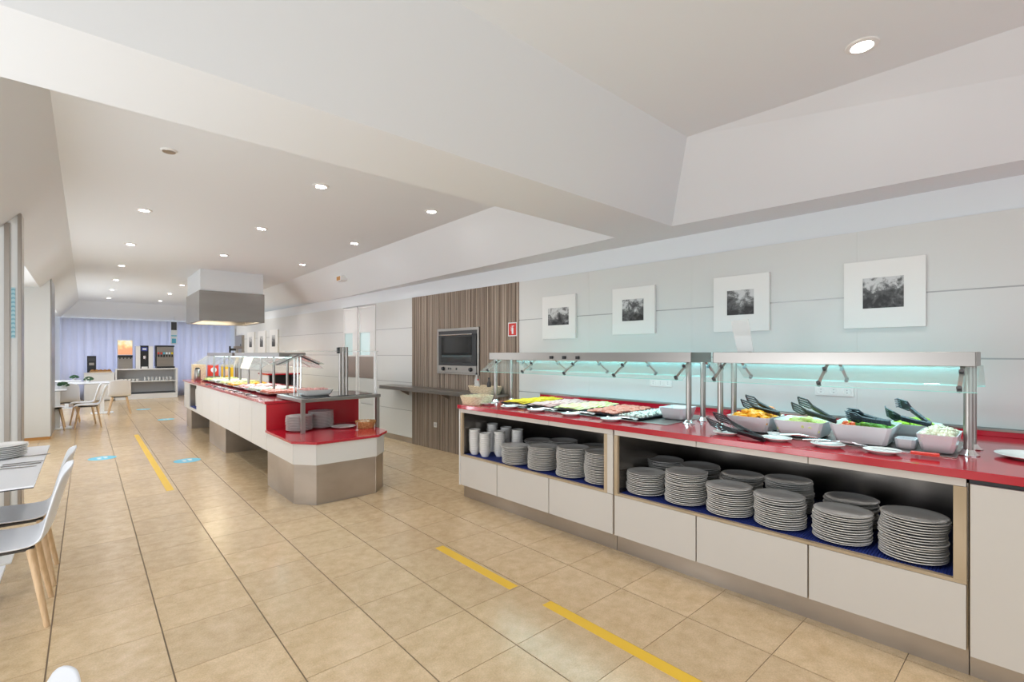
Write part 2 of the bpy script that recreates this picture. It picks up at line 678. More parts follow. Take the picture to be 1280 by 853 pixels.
bay([(-.60, -3.8), (4.50, -3.8), (3.93, 2.285), (-.60, 2.285)], [(-.17, -3.4), (3.74, -3.4), (3.43, 1.865), (-.17, 1.865)])
bay([(-.60, 2.88), (3.90, 2.88), (3.90, 20.75), (-.60, 20.75)], [(-.17, 3.30), (3.43, 3.30), (3.43, 20.1), (-.17, 20.1)])
# undersides between the bays and the walls
c.quad((-1.6, 2.285, ZS), (3.93, 2.285, ZS), (3.90, 2.88, ZS), (-1.6, 2.88, ZS))
c.quad((-1.6, -3.8, ZS), (-.6, -3.8, ZS), (-.6, 2.285, ZS), (-1.6, 2.285, ZS))
c.quad((-1.6, 2.88, ZS), (-.6, 2.88, ZS), (-.6, 20.75, ZS), (-1.6, 20.75, ZS))
c.quad((4.50, -3.8, ZS), (5.2, -3.8, ZS), (5.2, 2.285, ZS), (3.93, 2.285, ZS))
c.quad((3.93, 2.285, ZS), (5.2, 2.285, ZS), (5.2, 2.88, ZS), (3.90, 2.88, ZS))
c.quad((3.90, 2.88, ZS), (5.2, 2.88, ZS), (5.2, 20.75, ZS), (3.90, 20.75, ZS))
ceiling = struct('ceiling', c, 'plaster')
# ------------------------------------------------------------------ the setting: walls
wr = MB().box(.03, .2, -7.5, 12.4, 0, ZS)
wall_right = struct('wall_right', wr, 'plaster', WALL)
ZJ = [.085, .54, 1.01, 1.465, 1.93, 2.43]
seams = [-7.5, -6.0, -4.9, -3.6, -2.3, -1.1, .009]
seams2 = [2.51, 3.705]
seams3 = [5.02, 6.3, 7.6, 8.9, 10.2, 11.3, 12.4]
for ys in (seams, seams2, seams3):
    for a, b in zip(ys[:-1], ys[1:]):
        for z0, z1 in zip(ZJ[:-1], ZJ[1:]):
            struct('panel', MB().box(0, .03, a + .0004, b - .0004, z0 + .005, z1 - .005), 'wall_panel', parent=wall_right)
for a, b in ((-7.5, .009), (2.51, 3.705), (5.02, 12.4)):
    for z in ZJ[1:-1]:
        struct('strip', MB().box(.006, .03, a, b, z - .006, z + .006), 'strip_metal', parent=wall_right)
struct('baseboard_right', MB().box(.005, .03, 2.51, 12.4, 0, .085), 'steel_dull', WALL)

# slatted feature wall
fw_ = struct('wall_slatted', MB().box(0, .03, .009, 2.51, 0, 2.425), 'slat_wood', WALL)
sl = MB()
y = .012
while y < 2.49:
    wdt = random.choice((.018, .024, .032, .014))
    sl.box(-random.uniform(.004, .010), 0, y, y + wdt, .002, 2.425)
    y += wdt + random.choice((.004, .006))
s_ = struct('slats', sl, 'slat_wood', parent=fw_)
s_['kind'] = 'stuff'

# window with two leaves between the far white panels
win = struct('window_1', MB().box(.03, .06, 3.72, 5.0, .085, 2.43), 'white_paint', WALL)
for y0, y1 in ((3.78, 4.36), (4.48, 5.0)):
    struct('window_frame', MB().box(.0, .03, y0 - .05, y0 + .02, .085, 2.40).box(0, .03, y1 - .02, y1 + .03, .085, 2.40).box(0, .03, y0, y1, 2.36, 2.40)
           .box(0, .03, y0, y1, 1.90, 1.94).box(0, .03, y0, y1, 1.44, 1.47), 'white_paint', parent=win)
    struct('top_panel', MB().box(.01, .03, y0 + .02, y1 - .02, 1.94, 2.36), 'white_paint', parent=win)
    struct('pane', MB().box(.018, .028, y0 + .18, y1 - .02, 1.47, 1.90), 'window_light', parent=win)
    struct('side_panel', MB().box(.01, .03, y0 + .02, y0 + .17, 1.47, 1.90), 'white_paint', parent=win)
    struct('kick_panel', MB().box(.0, .028, y0 + .01, y1, 1.03, 1.44), 'brown_panel', parent=win)
    struct('lower_panel', MB().box(.006, .028, y0 + .01, y1, .55, 1.025), 'wall_panel', parent=win)
    struct('lower_panel', MB().box(.006, .028, y0 + .01, y1, .09, .54), 'wall_panel', parent=win)

# left side: soffit wall, alcoves and pillars
struct('wall_left', MB().box(-1.6, -1.5, 6.4, 20.9, 0, ZS), 'plaster')
p1 = struct('wall_pillar_near', MB().box(-1.5, -.455, 6.39, 6.62, 0, 2.9), 'wall_panel')
struct('strip', MB().box(-.458, -.45, 6.385, 6.62, 0, 2.8), 'taupe_metal', parent=p1)
struct('strip', MB().box(-.477, -.455, 6.375, 6.39, 0, 2.80), 'taupe_metal', parent=p1)
struct('strip', MB().box(-.5635, -.528, 6.375, 6.39, 0, 2.70), 'taupe_metal', parent=p1)
p2 = struct('wall_pillar_far', MB().box(-1.5, -.47, 11.65, 12.9, .05, 3.0), 'wall_panel')
struct('plinth', MB().box(-1.5, -.48, 11.66, 12.9, 0, .05), 'bread', parent=p2)
struct('strip', MB().box(-.47, -.455, 11.65, 12.9, .05, 2.84), 'steel', parent=p2)
struct('strip', MB().box(-.50, -.47, 11.635, 11.65, .05, 2.82), 'wall_panel', parent=p2)

# far end
struct('wall_back', MB().box(-1.6, 5.2, 20.9, 21.0, 0, ZS), 'plaster')
bk = MB().box(3.5, 3.52, 17.0, 17.0, 0, ZS)
wfr = struct('wall_far_right', MB().box(4.15, 4.95, 20.3, 20.4, 0, ZS), 'plaster')
for z0, z1 in zip(ZJ[:-1], ZJ[1:]):
    struct('panel', MB().box(4.15, 4.95, 20.27, 20.30, z0 + .008, z1 - .008), 'wall_panel', parent=wfr)
struct('wall_far_side', MB().box(4.85, 4.95, 16.5, 20.4, 0, ZS), 'plaster')

# teal ladder-like print running up the near pillar
mat('teal_print', (.20, .42, .50), .45)
mat('teal_light', (.42, .62, .68), .45)
dec = Thing('pillar_print', 'narrow vertical teal ladder-like print on the pillar at the left edge', 'print', ROOM, -.505, 6.388, 1.64)
dec.part('strip', MB().box(-.518, -.492, 6.386, 6.3895, 1.64, 2.11), 'teal_light')
for k in range(12):
    z = 1.65 + k * .039
    dec.part('rung', MB().extrude([(-.518, z), (-.505, z + .006), (-.492, z), (-.492, z + .016), (-.505, z + .022), (-.518, z + .016)], 'y', 6.384, 6.386), 'teal_print')

# ------------------------------------------------------------------ ceiling lamps
GX, GY = (.5, 1.73, 3.0), (4.8, 6.95, 9.25, 11.6, 13.95, 16.2, 18.6)
NX = ['left row', 'middle row', 'right row']
spots = []
for i, x in enumerate(GX):
    for j, y in enumerate(GY):
        if i == 0 and j == 0: continue
        if i == 1 and j == 3: continue        # the hood duct stands here
        if i == 2 and j > 2: continue
        spots.append((x, y, 'recessed spotlight, %s from the viewer in the %s of the long ceiling bay' % (ORD[j if i == 0 else j], NX[i])))
spots.append((3.11, .69, 'large bright recessed spotlight in the near ceiling bay above the salad end'))
for x in (.5, 1.73):
    spots.append((x, .69, 'recessed spotlight of the near ceiling bay, out of the picture at x %.1f' % x))
first = None
for x, y, lab in spots:
    if first is None:
        t = Thing('ceiling_spotlight', lab, 'spotlight', ROOM, x, y, ZR, 'recessed ceiling spotlights')
        t.part('trim_ring', MB().lathe([(.048, .004), (.075, .004), (.078, 0), (.074, -.006), (.052, -.010), (.046, -.004), (.046, .002)], x, y, ZR, 32), 'frame_white', smooth=True)
        t.part('lamp', MB().lathe([(.0001, -.002), (.045, -.002), (.045, .003), (.0001, .003)], x, y, ZR, 24), 'spot_glow')
        first = t.o
        o = first
    else:
        o = clone(first, (x, y, ZR), label=lab)
    o.location.z = ZR - .001
    if abs(y - .69) < .01 and x < 3:
        for ch_ in list(o.children): bpy.data.objects.remove(ch_)
        bpy.data.objects.remove(o)
        continue
for i, x in enumerate((.5, 1.73, 3.05)):
    for y in (-1.7, .69, 4.8, 6.95, 9.25, 11.6, 13.95, 16.2, 18.6):
        if i == 1 and abs(y - 11.6) < .01: continue
        L = bpy.data.lights.new('spotlight_beam', 'SPOT')
        L.energy, L.spot_size, L.spot_blend, L.shadow_soft_size = 30, math.radians(125), .9, .06
        L.color = (1, .975, .95)
        o = bpy.data.objects.new('spotlight_beam', L)
        COL.objects.link(o)
        o.location = (x, y, ZR - .03)
t = Thing('smoke_detector', 'small flat white detector disc alone on the left of the ceiling', 'detector', ROOM, .503, 4.776, ZR)
t.part('base', MB().lathe([(.0001, -.012), (.05, -.012), (.058, -.004), (.058, 0), (.0001, 0)], .503, 4.776, ZR, 24), 'frame_white', smooth=True)
t.part('rim', MB().lathe([(.035, -.016), (.045, -.016), (.047, -.011), (.033, -.011)], .503, 4.776, ZR, 24), 'taupe_metal', smooth=True)
# small rectangular emergency lamp high on the right slope
t = Thing('emergency_light', 'small oblong emergency lamp with an orange tint high on the right slope', 'lamp', ROOM, 3.6, 8.9, 2.9)
t.part('housing', MB().box(3.54, 3.66, 8.8, 9.02, 2.86, 2.95), 'frame_white', bevel=.006)
t.part('lens', MB().box(3.535, 3.541, 8.83, 8.99, 2.87, 2.94), 'bread')

# ------------------------------------------------------------------ extraction hood
t = Thing('extractor_hood', 'large brushed steel extractor hood hanging over the far buffet island', 'hood', ROOM, 2.22, 11.8, 2.14)
t.part('canopy', MB().box(1.64, 2.80, 11.0, 11.01, 2.14, 2.73).box(1.64, 2.80, 12.59, 12.6, 2.14, 2.73).box(1.64, 1.65, 11.01, 12.59, 2.14, 2.73)
       .box(2.79, 2.80, 11.01, 12.59, 2.14, 2.73).box(1.65, 2.79, 11.01, 12.59, 2.70, 2.73), 'steel')
t.part('rim', MB().box(1.655, 2.785, 11.015, 11.075, 2.145, 2.165).box(1.655, 2.785, 12.525, 12.585, 2.145, 2.165)
       .box(1.655, 1.715, 11.075, 12.525, 2.145, 2.165).box(2.725, 2.785, 11.075, 12.525, 2.145, 2.165), 'steel')
for k in range(3):
    t.part('grease_filter', MB().box(1.72 + k * .34, 2.04 + k * .34, 11.08, 12.5, 2.30, 2.32), 'steel_dull')
t.part('lamp', MB().box(1.9, 2.55, 11.12, 11.24, 2.26, 2.29), 'hood_lamp')
t.part('duct_cover', MB().box(1.66, 2.78, 11.02, 12.58, 2.732, ZR - .002), 'plaster')
area('hood_lamp_light', (2.22, 11.8, 2.25), (2.22, 11.8, 0), .8, 1.0, 22, (1, .85, .6))

# ------------------------------------------------------------------ long buffet on the right: two shelf cabinets and one plain cabinet


def shelf_cabinet(label, Y0, Y1, joints, fjoints, edge_near, edge_far):
    Ym = (Y0 + Y1) / 2
    t = Thing('buffet_cabinet', label, 'cabinet', BUFFET, .6, Ym, 0, 'buffet cabinets on the right')
    t.part('plinth', MB().box(.05, 1.2, Y0, Y1, 0, .128), 'steel_dull')
    t.part('carcass', MB().box(.022, 1.2, Y0, Y1, .128, .44), 'oak_edge')
    # steel lined niche
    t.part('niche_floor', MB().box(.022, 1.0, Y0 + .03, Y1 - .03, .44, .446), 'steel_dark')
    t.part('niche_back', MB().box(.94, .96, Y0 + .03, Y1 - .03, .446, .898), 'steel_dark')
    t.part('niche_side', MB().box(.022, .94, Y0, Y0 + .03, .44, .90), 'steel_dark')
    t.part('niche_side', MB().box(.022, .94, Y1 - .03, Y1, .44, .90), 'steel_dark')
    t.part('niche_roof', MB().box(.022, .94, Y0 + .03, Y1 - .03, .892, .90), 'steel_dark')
    t.part('back_body', MB().box(.96, 1.2, Y0, Y1, .44, .92), 'laminate')
    for a, b in zip(joints[:-1], joints[1:]):
        t.part('drawer_panel', MB().box(0, .02, a + .004, b - .004, .132, .432), 'laminate', bevel=.002)
    for a, b in zip(fjoints[:-1], fjoints[1:]):
        t.part('fascia', MB().box(0, .02, a + .002, b - .002, .885, .922), 'laminate', bevel=.0015)
    t.part('edge_strip', MB().box(-.002, .03, Y0 + edge_near[0], Y1 - edge_far[0], .434, .450), 'oak_edge', bevel=.001)
    t.part('edge_strip', MB().box(-.002, .024, Y0 + edge_near[0], Y0 + edge_near[1], .450, .884), 'oak_edge', bevel=.001)
    t.part('edge_strip', MB().box(-.002, .024, Y1 - edge_far[1], Y1 - edge_far[0], .450, .884), 'oak_edge', bevel=.001)
    if edge_near[0] > .02:
        t.part('front_stile', MB().box(0, .022, Y0 + .003, Y0 + edge_near[0], .436, .884), 'laminate')
    if edge_far[0] > .02:
        t.part('front_stile', MB().box(0, .022, Y1 - edge_far[0], Y1 - .003, .436, .884), 'laminate')
    # ribbed blue mat
    mt = MB().box(.03, .93, Y0 + .035, Y1 - .035, .446, .449)
    n = int((Y1 - Y0) / .014)
    for k in range(n):
        yy = Y0 + .037 + k * (Y1 - Y0 - .078) / n
        mt.box(.03, .93, yy, yy + .0075, .449, .4525)
    t.part('shelf_mat', mt, 'blue_mat')
    return t


shelf_cabinet('open-shelf buffet cabinet of three white drawers, farther one holding bowl stacks', 2.007, 3.915, [2.010, 2.667, 3.338, 3.915], [2.010, 2.667, 3.338, 3.915],
              (.055, .085), (.004, .034))
t = shelf_cabinet('open-shelf buffet cabinet of three white drawers, nearer one filled with dinner plates only', .06, 2.003, [.062, .709, 1.358, 2.000], [.064, .709, 1.358, 2.000],
                  (.004, .05), (.004, .034))
t = Thing('end_cabinet', 'plain closed white cabinet at the right edge, no open shelf', 'cabinet', BUFFET, .6, -.6, 0, 'buffet cabinets on the right')
t.part('plinth', MB().box(.05, 1.2, -1.25, .056, 0, .128), 'steel_dull')
t.part('carcass', MB().box(.022, 1.2, -1.25, .056, .128, .90), 'oak_edge')
t.part('door', MB().box(-.004, .02, -.60, .052, .112, .902), 'laminate', bevel=.002)
t.part('door', MB().box(-.004, .02, -1.25, -.606, .112, .902), 'laminate', bevel=.002)
t.part('shadow_rail', MB().box(.01, .6, -1.25, .056, .903, .92), 'black_plastic')
# left gable of the far cabinet
solo('gable_panel', MB().box(-.002, 1.2, 3.917, 3.937, .128, .92), 'laminate_white', 'white side panel closing the far left end of the long buffet', 'panel', BUFFET, .6, 3.927, .128, bevel=.002)

t = Thing('buffet_worktop', 'long glossy red worktop running along the right wall', 'worktop', BUFFET, .6, 1.4, .925)
t.part('slab', MB().prism([(-.02, -1.3), (-.02, 3.945), (1.275, 3.945), (1.38, -.1), (1.41, -1.3)], .925, .965), 'red_top', bevel=.003)
t.part('upstand', MB().prism([(1.235, 3.945), (1.255, 3.945), (1.39, -1.3), (1.37, -1.3)], .965, 1.0), 'red_top', bevel=.002)
t.part('upstand_rail', MB().prism([(1.232, 3.945), (1.26, 3.945), (1.395, -1.3), (1.367, -1.3)], 1.0, 1.012), 'taupe_metal')

# steel cold plates let into the worktop
solo('cold_plate', MB().box(.24, .95, 1.70, 3.55, .965, .970), 'steel', 'brushed steel cold plate under the cheese and ham platters', 'cold plate', BUFFET, .6, 2.6, .965, bevel=.002)
solo('cold_plate', MB().box(.28, .90, .12, 1.28, .965, .970), 'steel', 'brushed steel cold plate under the white salad bowls', 'cold plate', BUFFET, .6, .7, .965, bevel=.002)


# ------------------------------------------------------------------ heated food guards over the buffet
def food_guard(label, Y0, Y1, gl0, gl1, arms, posts, switches=False):
    Ym = (Y0 + Y1) / 2
    t = Thing('food_guard', label, 'food guard', BUFFET, .56, Ym, .965, 'glass food guards')
    t.part('canopy', MB().extrude([(.38, 1.508), (.38, 1.432), (.395, 1.432), (.395, 1.49), (.70, 1.49), (.70, 1.432), (.715, 1.432), (.715, 1.508)], 'y', Y0, Y1)
           .box(.38, .715, Y0 - .004, Y0, 1.432, 1.508).box(.38, .715, Y1, Y1 + .004, 1.432, 1.508), 'steel', bevel=.002)
    t.part('lamp_tube', MB().cyl((.50, Y0 + .08, 1.468), (.50, Y1 - .08, 1.468), .013, n=12).cyl((.60, Y0 + .08, 1.468), (.60, Y1 - .08, 1.468), .013, n=12), 'lamp_tube', smooth=True)
    for py in posts:
        for px in (.44, .675):
            p = t.part('post', MB().cyl((px, py, .985), (px, py, 1.49), .02, n=24), 'steel', smooth=True)
            t.part('post_foot', MB().lathe([(.046, 0), (.046, .004), (.034, .012), (.024, .028), (.021, .03)], px, py, .966, 24), 'chrome', parent=p, smooth=True)
    for s, xi, xo in ((-1, .385, .205), (1, .71, .89)):
        zt, zb = 1.428, 1.310
        g = t.part('glass_pane', MB().slab((xi, gl0, zt), (xi, gl1, zt), (xo, gl1, zb), (xo, gl0, zb), .006), 'glass')
        t.part('glass_edge', MB().box(xo - .003, xo + .003, gl0, gl1, zb - .0045, zb - .0005), 'glass_edge', parent=g)
        for ay in arms:
            a = t.part('arm', MB().slab((xi + .02 * -s, ay - .009, 1.432), (xi + .02 * -s, ay + .009, 1.432), (xo + .012 * -s, ay + .009, 1.322), (xo + .012 * -s, ay - .009, 1.322), .007), 'steel_dull')
            for q in (.22, .90):
                X_ = xi + (xo - xi) * q
                Z_ = zt + (zb - zt) * q
                t.part('clamp', MB().cyl((X_ + s * .010, ay, Z_ + .010), (X_ - s * .014, ay, Z_ - .012), .011, n=12), 'dark_grey', parent=a, smooth=True)
    if switches:
        for sy in (2.98, 2.82, 2.66):
            t.part('switch', MB().box(.368, .38, sy - .018, sy + .018, 1.447, 1.475), 'black_plastic', bevel=.002)
    return t


food_guard('glass food guard with steel canopy and switches over the cheese and ham platters', 1.585, 3.895, 1.56, 3.84, (1.62, 2.16, 2.69, 3.22, 3.74), (1.63, 3.86), True)
food_guard('glass food guard with steel canopy over the white salad bowls', .055, 1.415, .04, 1.40, (.105, .715, 1.34), (.085, 1.39))
for nm, y0, y1 in (('guard_lamp_far', 1.6, 3.85), ('guard_lamp_near', .1, 1.4)):
    L = area(nm, (*BUFFET.w(.55, (y0 + y1) / 2), 1.44), (*BUFFET.w(.62, (y0 + y1) / 2), 0), 1, 1, 4 * (y1 - y0), (.50, .93, 1.0))
    L.data.size, L.data.size_y = .22, y1 - y0
    L.rotation_euler = (0, 0, BUFFET.th)
    L = area(nm + '_wall', (*BUFFET.w(.72, (y0 + y1) / 2), 1.40), (*BUFFET.w(1.4, (y0 + y1) / 2), 1.1), y1 - y0, .08, 2.0 * (y1 - y0), (.30, .88, 1.0))


# ------------------------------------------------------------------ stacks of plates and bowls in the shelves
def plate_mesh(r, name, m='porcelain', n=36):
    h = .018 * r / .14
    k = r / .14
    prof = [(.0001, .0035), (.075 * k, .0035), (.077 * k, 0), (.082 * k, 0), (.085 * k, .003), (.104 * k, .0045), (.126 * k, .0122), (.137 * k, .0165), (.140 * k, .0178),
            (.1405 * k, .0195), (.138 * k, .0205), (.128 * k, .0185), (.106 * k, .0125), (.088 * k, .0075), (.0001, .0065)]
    return MB().lathe(prof, n=n).mesh(name, m, True)


plate_big = plate_mesh(.14, 'dinner_plate')
plate_small = plate_mesh(.085, 'saucer')


def stack(name, me, fr, X, Y, z, n, pitch, what, where, cat, group, jit=.003):
    wx, wy = fr.w(X, Y)
    lx = ly = 0
    for k in range(n):
        o = link(name, me)
        if k % 6 == 5:
            lx, ly = random.uniform(-jit * 2, jit * 2), random.uniform(-jit * 2, jit * 2)
        o.location = (wx + lx + random.uniform(-jit, jit), wy + ly + random.uniform(-jit, jit), z + k * pitch)
        o.rotation_euler = (0, 0, random.uniform(0, 6))
        i = n - 1 - k
        pos = 'topmost %s' % what if i == 0 else ('bottom %s' % what if k == 0 else '%s %s from the top' % (ORD[i], what))
        tag(o, '%s of %s' % (pos, where), cat, group)


ZM = .4525
BF = [(.152, .275, 17, 'front stack nearest the closed white cabinet'),
      (.158, .586, 13, 'second front stack from the closed white cabinet'),
      (.155, .905, 14, 'third front stack from the closed white cabinet'),
      (.152, 1.206, 14, 'fourth front stack from the closed white cabinet'),
      (.165, 1.514, 17, 'fifth front stack from the closed white cabinet'),
      (.164, 1.832, 12, 'sixth front stack from the closed white cabinet')]
for X, Y, n, w_ in BF:
    stack('dinner_plate', plate_big, BUFFET, X, Y, ZM, n, .0127, 'white plate', w_, 'plate', 'dinner plates on the near open shelf', .0045)
BB = [(.50, .608, 12, 'back stack nearest the closed white cabinet'),
      (.50, .962, 16, 'second back stack from the closed white cabinet'),
      (.50, 1.262, 14, 'third back stack from the closed white cabinet'),
      (.50, 1.568, 15, 'fourth back stack from the closed white cabinet'),
      (.50, 1.862, 15, 'fifth back stack from the closed white cabinet')]
for X, Y, n, w_ in BB:
    stack('dinner_plate', plate_big, BUFFET, X, Y, ZM, n, .0127, 'white plate', w_, 'plate', 'dinner plates on the near open shelf', .0045)
AF = [(.170, 2.235, 19, 'the far shelf\'s rightmost front stack'),
      (.156, 2.535, 19, 'the far shelf\'s second front stack from right'),
      (.151, 2.873, 16, 'the far shelf\'s third front stack from right'),
      (.131, 3.200, 13, 'the far shelf\'s front stack beside the bowls')]
for X, Y, n, w_ in AF:
    stack('dinner_plate', plate_big, BUFFET, X, Y, ZM, n, .0127, 'white plate', w_, 'plate', 'dinner plates on the far open shelf', .0045)
AB = [(.50, 2.536, 16, 'the far shelf\'s rightmost rear stack'),
      (.50, 2.930, 16, 'the far shelf\'s middle rear stack'),
      (.50, 3.267, 13, 'the far shelf\'s leftmost rear stack')]
for X, Y, n, w_ in AB:
    stack('dinner_plate', plate_big, BUFFET, X, Y, ZM, n, .0127, 'white plate', w_, 'plate', 'dinner plates on the far open shelf', .0045)

bowl_me = MB().lathe([(.0001, .004), (.026, .004), (.028, 0), (.034, 0), (.040, .012), (.050, .030), (.055, .044), (.0605, .0465), (.0615, .0495), (.0575, .0505),
                      (.050, .034), (.036, .012), (.0001, .008)], n=24).mesh('small_bowl', 'porcelain', True)
BW = [(.100, 3.800, 12, 'front left bowl stack of the far shelf'),
      (.104, 3.640, 11, 'front middle bowl stack of the far shelf'),
      (.215, 3.545, 12, 'front right bowl stack of the far shelf'),
      (.33, 3.790, 14, 'tall bowl stack behind the front left one'),
      (.36, 3.60, 13, 'bowl stack half hidden behind the front right one'),
      (.34, 3.41, 13, 'rightmost bowl stack next to the plates')]
for X, Y, n, w_ in BW:
    stack('small_bowl', bowl_me, BUFFET, X, Y, ZM, n, .0188, 'bowl', w_, 'bowl', 'small white bowls on the far open shelf', .0015)


# ------------------------------------------------------------------ food platters
def platter(label, Y0, Y1, X0, X1, food, fmat, flabel, shape, raise_=0):
    t = Thing('platter', label, 'platter', BUFFET, (X0 + X1) / 2, (Y0 + Y1) / 2, .971, 'dark platters of cold cuts')
    cx, cy, hx, hy = (X0 + X1) / 2, (Y0 + Y1) / 2, (X1 - X0) / 2, (Y1 - Y0) / 2
    t.part('dish', MB().bowl(cx, cy, .971, .993, hx - .012, hy - .012, hx, hy, .005, .01), 'slate_tray')
    f = MB()
    if shape == 'slices':
        rows, cols = 6, 7
        for r in range(rows):
            for q in range(cols):
                px = X0 + .04 + (X1 - X0 - .08) * (r + .5) / rows
                py = Y0 + .035 + (Y1 - Y0 - .07) * (q + .5) / cols
                a = random.uniform(-.35, .35)
                w2, l2 = .052, .040
                z = .990 + .0035 * ((r + q) % 3) + .010 * math.sin(PI * (q + .5) / cols) + raise_
                pts = []
                for sx, sy in ((-1, -1), (1, -1), (1, 1), (-1, 1)):
                    ux, uy = sx * w2, sy * l2
                    pts.append((px + ux * math.cos(a) - uy * math.sin(a), py + ux * math.sin(a) + uy * math.cos(a), z + (.012 if sx > 0 else 0)))
                f.slab(*pts, .003)
    elif shape == 'folded':
        for r in range(7):
            for q in range(6):
                px = X0 + .035 + (X1 - X0 - .07) * (r + .5) / 7
                py = Y0 + .03 + (Y1 - Y0 - .06) * (q + .5) / 6
                f.blob(px + random.uniform(-.01, .01), py + random.uniform(-.01, .01), .992 + random.uniform(0, .012), .044, .036, .016, 7, 4, .18)
    else:
        for k in range(190):
            px, py = random.uniform(X0 + .03, X1 - .03), random.uniform(Y0 + .03, Y1 - .03)
            f.blob(px, py, .990 + random.uniform(0, .010), .014, .014, .011, 5, 3, .2)
    f2 = solo(food, f, fmat, flabel, 'food', BUFFET, cx, cy, .985, kind='stuff')
    return t


PX0, PX1 = .29, .95
platter('dark platter holding bright yellow cheese at the left end', 3.28, 3.62, PX0, PX1, 'cheese_slices', 'yellow_cheese', 'bright yellow sliced cheese on the leftmost platter', 'slices', .004)
platter('dark platter holding pink ham', 2.93, 3.27, PX0, PX1, 'ham_slices', 'ham', 'pink ham slices beside the bright yellow cheese', 'slices', .002)
platter('dark platter holding pale yellow cheese', 2.57, 2.92, PX0, PX1, 'pale_cheese_slices', 'cheese_pale', 'pale yellow cheese slices between ham and salami', 'slices', .003)
platter('dark platter holding red salami', 2.20, 2.56, PX0, PX1, 'salami_slices', 'salami', 'folded reddish salami slices beside the white cheese', 'folded')
platter('dark platter holding crumbled white cheese, nearest the empty bowl', 1.93, 2.19, .26, .90, 'white_cheese', 'feta', 'crumbled white cheese with green specks on the dark platter', 'crumbs')


def square_bowl(label, X, Y, hx, hy, h, top=1.25, m='melamine', z=.971, grp='white square serving bowls'):
    return solo('serving_bowl', MB().bowl(X, Y, z, z + h, hx / top, hy / top, hx, hy, .006, .016), m, label, 'bowl', BUFFET, X, Y, z, grp, smooth=True)


square_bowl('empty white square bowl between the two food guards', .62, 1.815, .125, .105, .095)


def heap(name, label, X, Y, hx, hy, z0, z1, mats_n, m, size, flat=.4, extra=None):
    f = MB()
    for k in range(mats_n):
        px, py = random.uniform(-1, 1), random.uniform(-1, 1)
        dome = (1 - px * px) * (1 - py * py)
        z = z0 + (z1 - z0) * dome * random.uniform(.75, 1)
        s_ = size * random.uniform(.7, 1.25)
        f.blob(X + px * (hx - size * .8), Y + py * (hy - size * .8), z, s_, s_ * random.uniform(.6, 1), s_ * flat * random.uniform(.6, 1.6), 6, 3, .25)
    f.box(X - hx + .012, X + hx - .012, Y - hy + .012, Y + hy - .012, z0 - .03, z0 - .004)
    return solo(name, f, m, label, 'food', BUFFET, X, Y, z0 - .03, kind='stuff')


# salads in their bowls: X, Y, half sizes, height
square_bowl('white square bowl heaped with orange slices', .46, 1.155, .155, .140, .105)
heap('orange_slices', 'orange slices heaped in the leftmost salad bowl', .46, 1.155, .150, .135, 1.062, 1.110, 90, 'orange_fruit', .034)
heap('grapefruit_slices', 'pinkish grapefruit pieces at the back of the orange slices', .54, 1.10, .05, .06, 1.09, 1.125, 12, 'grapefruit', .032)
square_bowl('white square bowl of pale melon, second from the orange slices', .46, .855, .155, .140, .105)
heap('melon_pieces', 'pale yellow-green melon pieces in the second salad bowl', .46, .855, .145, .13, 1.045, 1.083, 60, 'salad_pale', .028)
square_bowl('large white square bowl with tomato and cucumber salad', .475, .535, .175, .150, .112)
heap('cucumber_slices', 'green cucumber slices in the large bowl', .53, .50, .105, .11, 1.06, 1.10, 60, 'cucumber', .024)
heap('lettuce_leaves', 'bright green lettuce beside the cucumber', .56, .58, .09, .07, 1.065, 1.10, 34, 'salad_green', .030)
heap('tomato_pieces', 'small heap of red tomato pieces at the front of the large bowl', .37, .60, .055, .05, 1.07, 1.095, 22, 'tomato', .018)
square_bowl('white bowl of lettuce standing behind the small empty bowl', .785, .345, .115, .12, .10)
heap('lettuce_leaves', 'light green lettuce in the bowl behind the small empty bowl', .785, .345, .105, .11, 1.06, 1.10, 60, 'salad_green', .032)
square_bowl('small low white rectangular bowl in front of the lettuce', .42, .335, .068, .046, .055, 1.12)
square_bowl('white square bowl of pasta next to the guard post', .455, .200, .155, .083, .10, 1.3)
heap('pasta_salad', 'pale pasta salad in the bowl next to the guard post', .455, .200, .148, .078, 1.06, 1.10, 120, 'pasta', .018, .8)

SAU = [(.205, 3.70, 'saucer at the far left in front of the bright yellow cheese'), (.16, 3.34, 'second saucer from the left, in front of the ham'),
       (.155, 2.965, 'third saucer from the left, in front of pale cheese'), (.165, 2.56, 'fourth saucer from the left, in front of the salami'),
       (.145, 2.13, 'fifth saucer from the left, in front of the white cheese'), (.16, 1.225, 'saucer half under the big black tongs'),
       (.165, .925, 'saucer with a clear-headed serving spoon'), (.165, .655, 'saucer with steel tongs in front of the tomato bowl'),
       (.175, .405, 'saucer with knife tip in front of the small low bowl')]
for X, Y, lb in SAU:
    o = link('saucer', plate_small)
    o.location = (*BUFFET.w(X, Y), .9655)
    tag(o, 'small white ' + lb, 'saucer', 'saucers along the buffet edge')
o = link('dinner_plate', plate_big)
o.location = (*BUFFET.w(.55, -.16), .9655)
o.scale = (1.1, 1.1, 1)
tag(o, 'single large white plate lying alone at the right edge of the red worktop', 'plate')


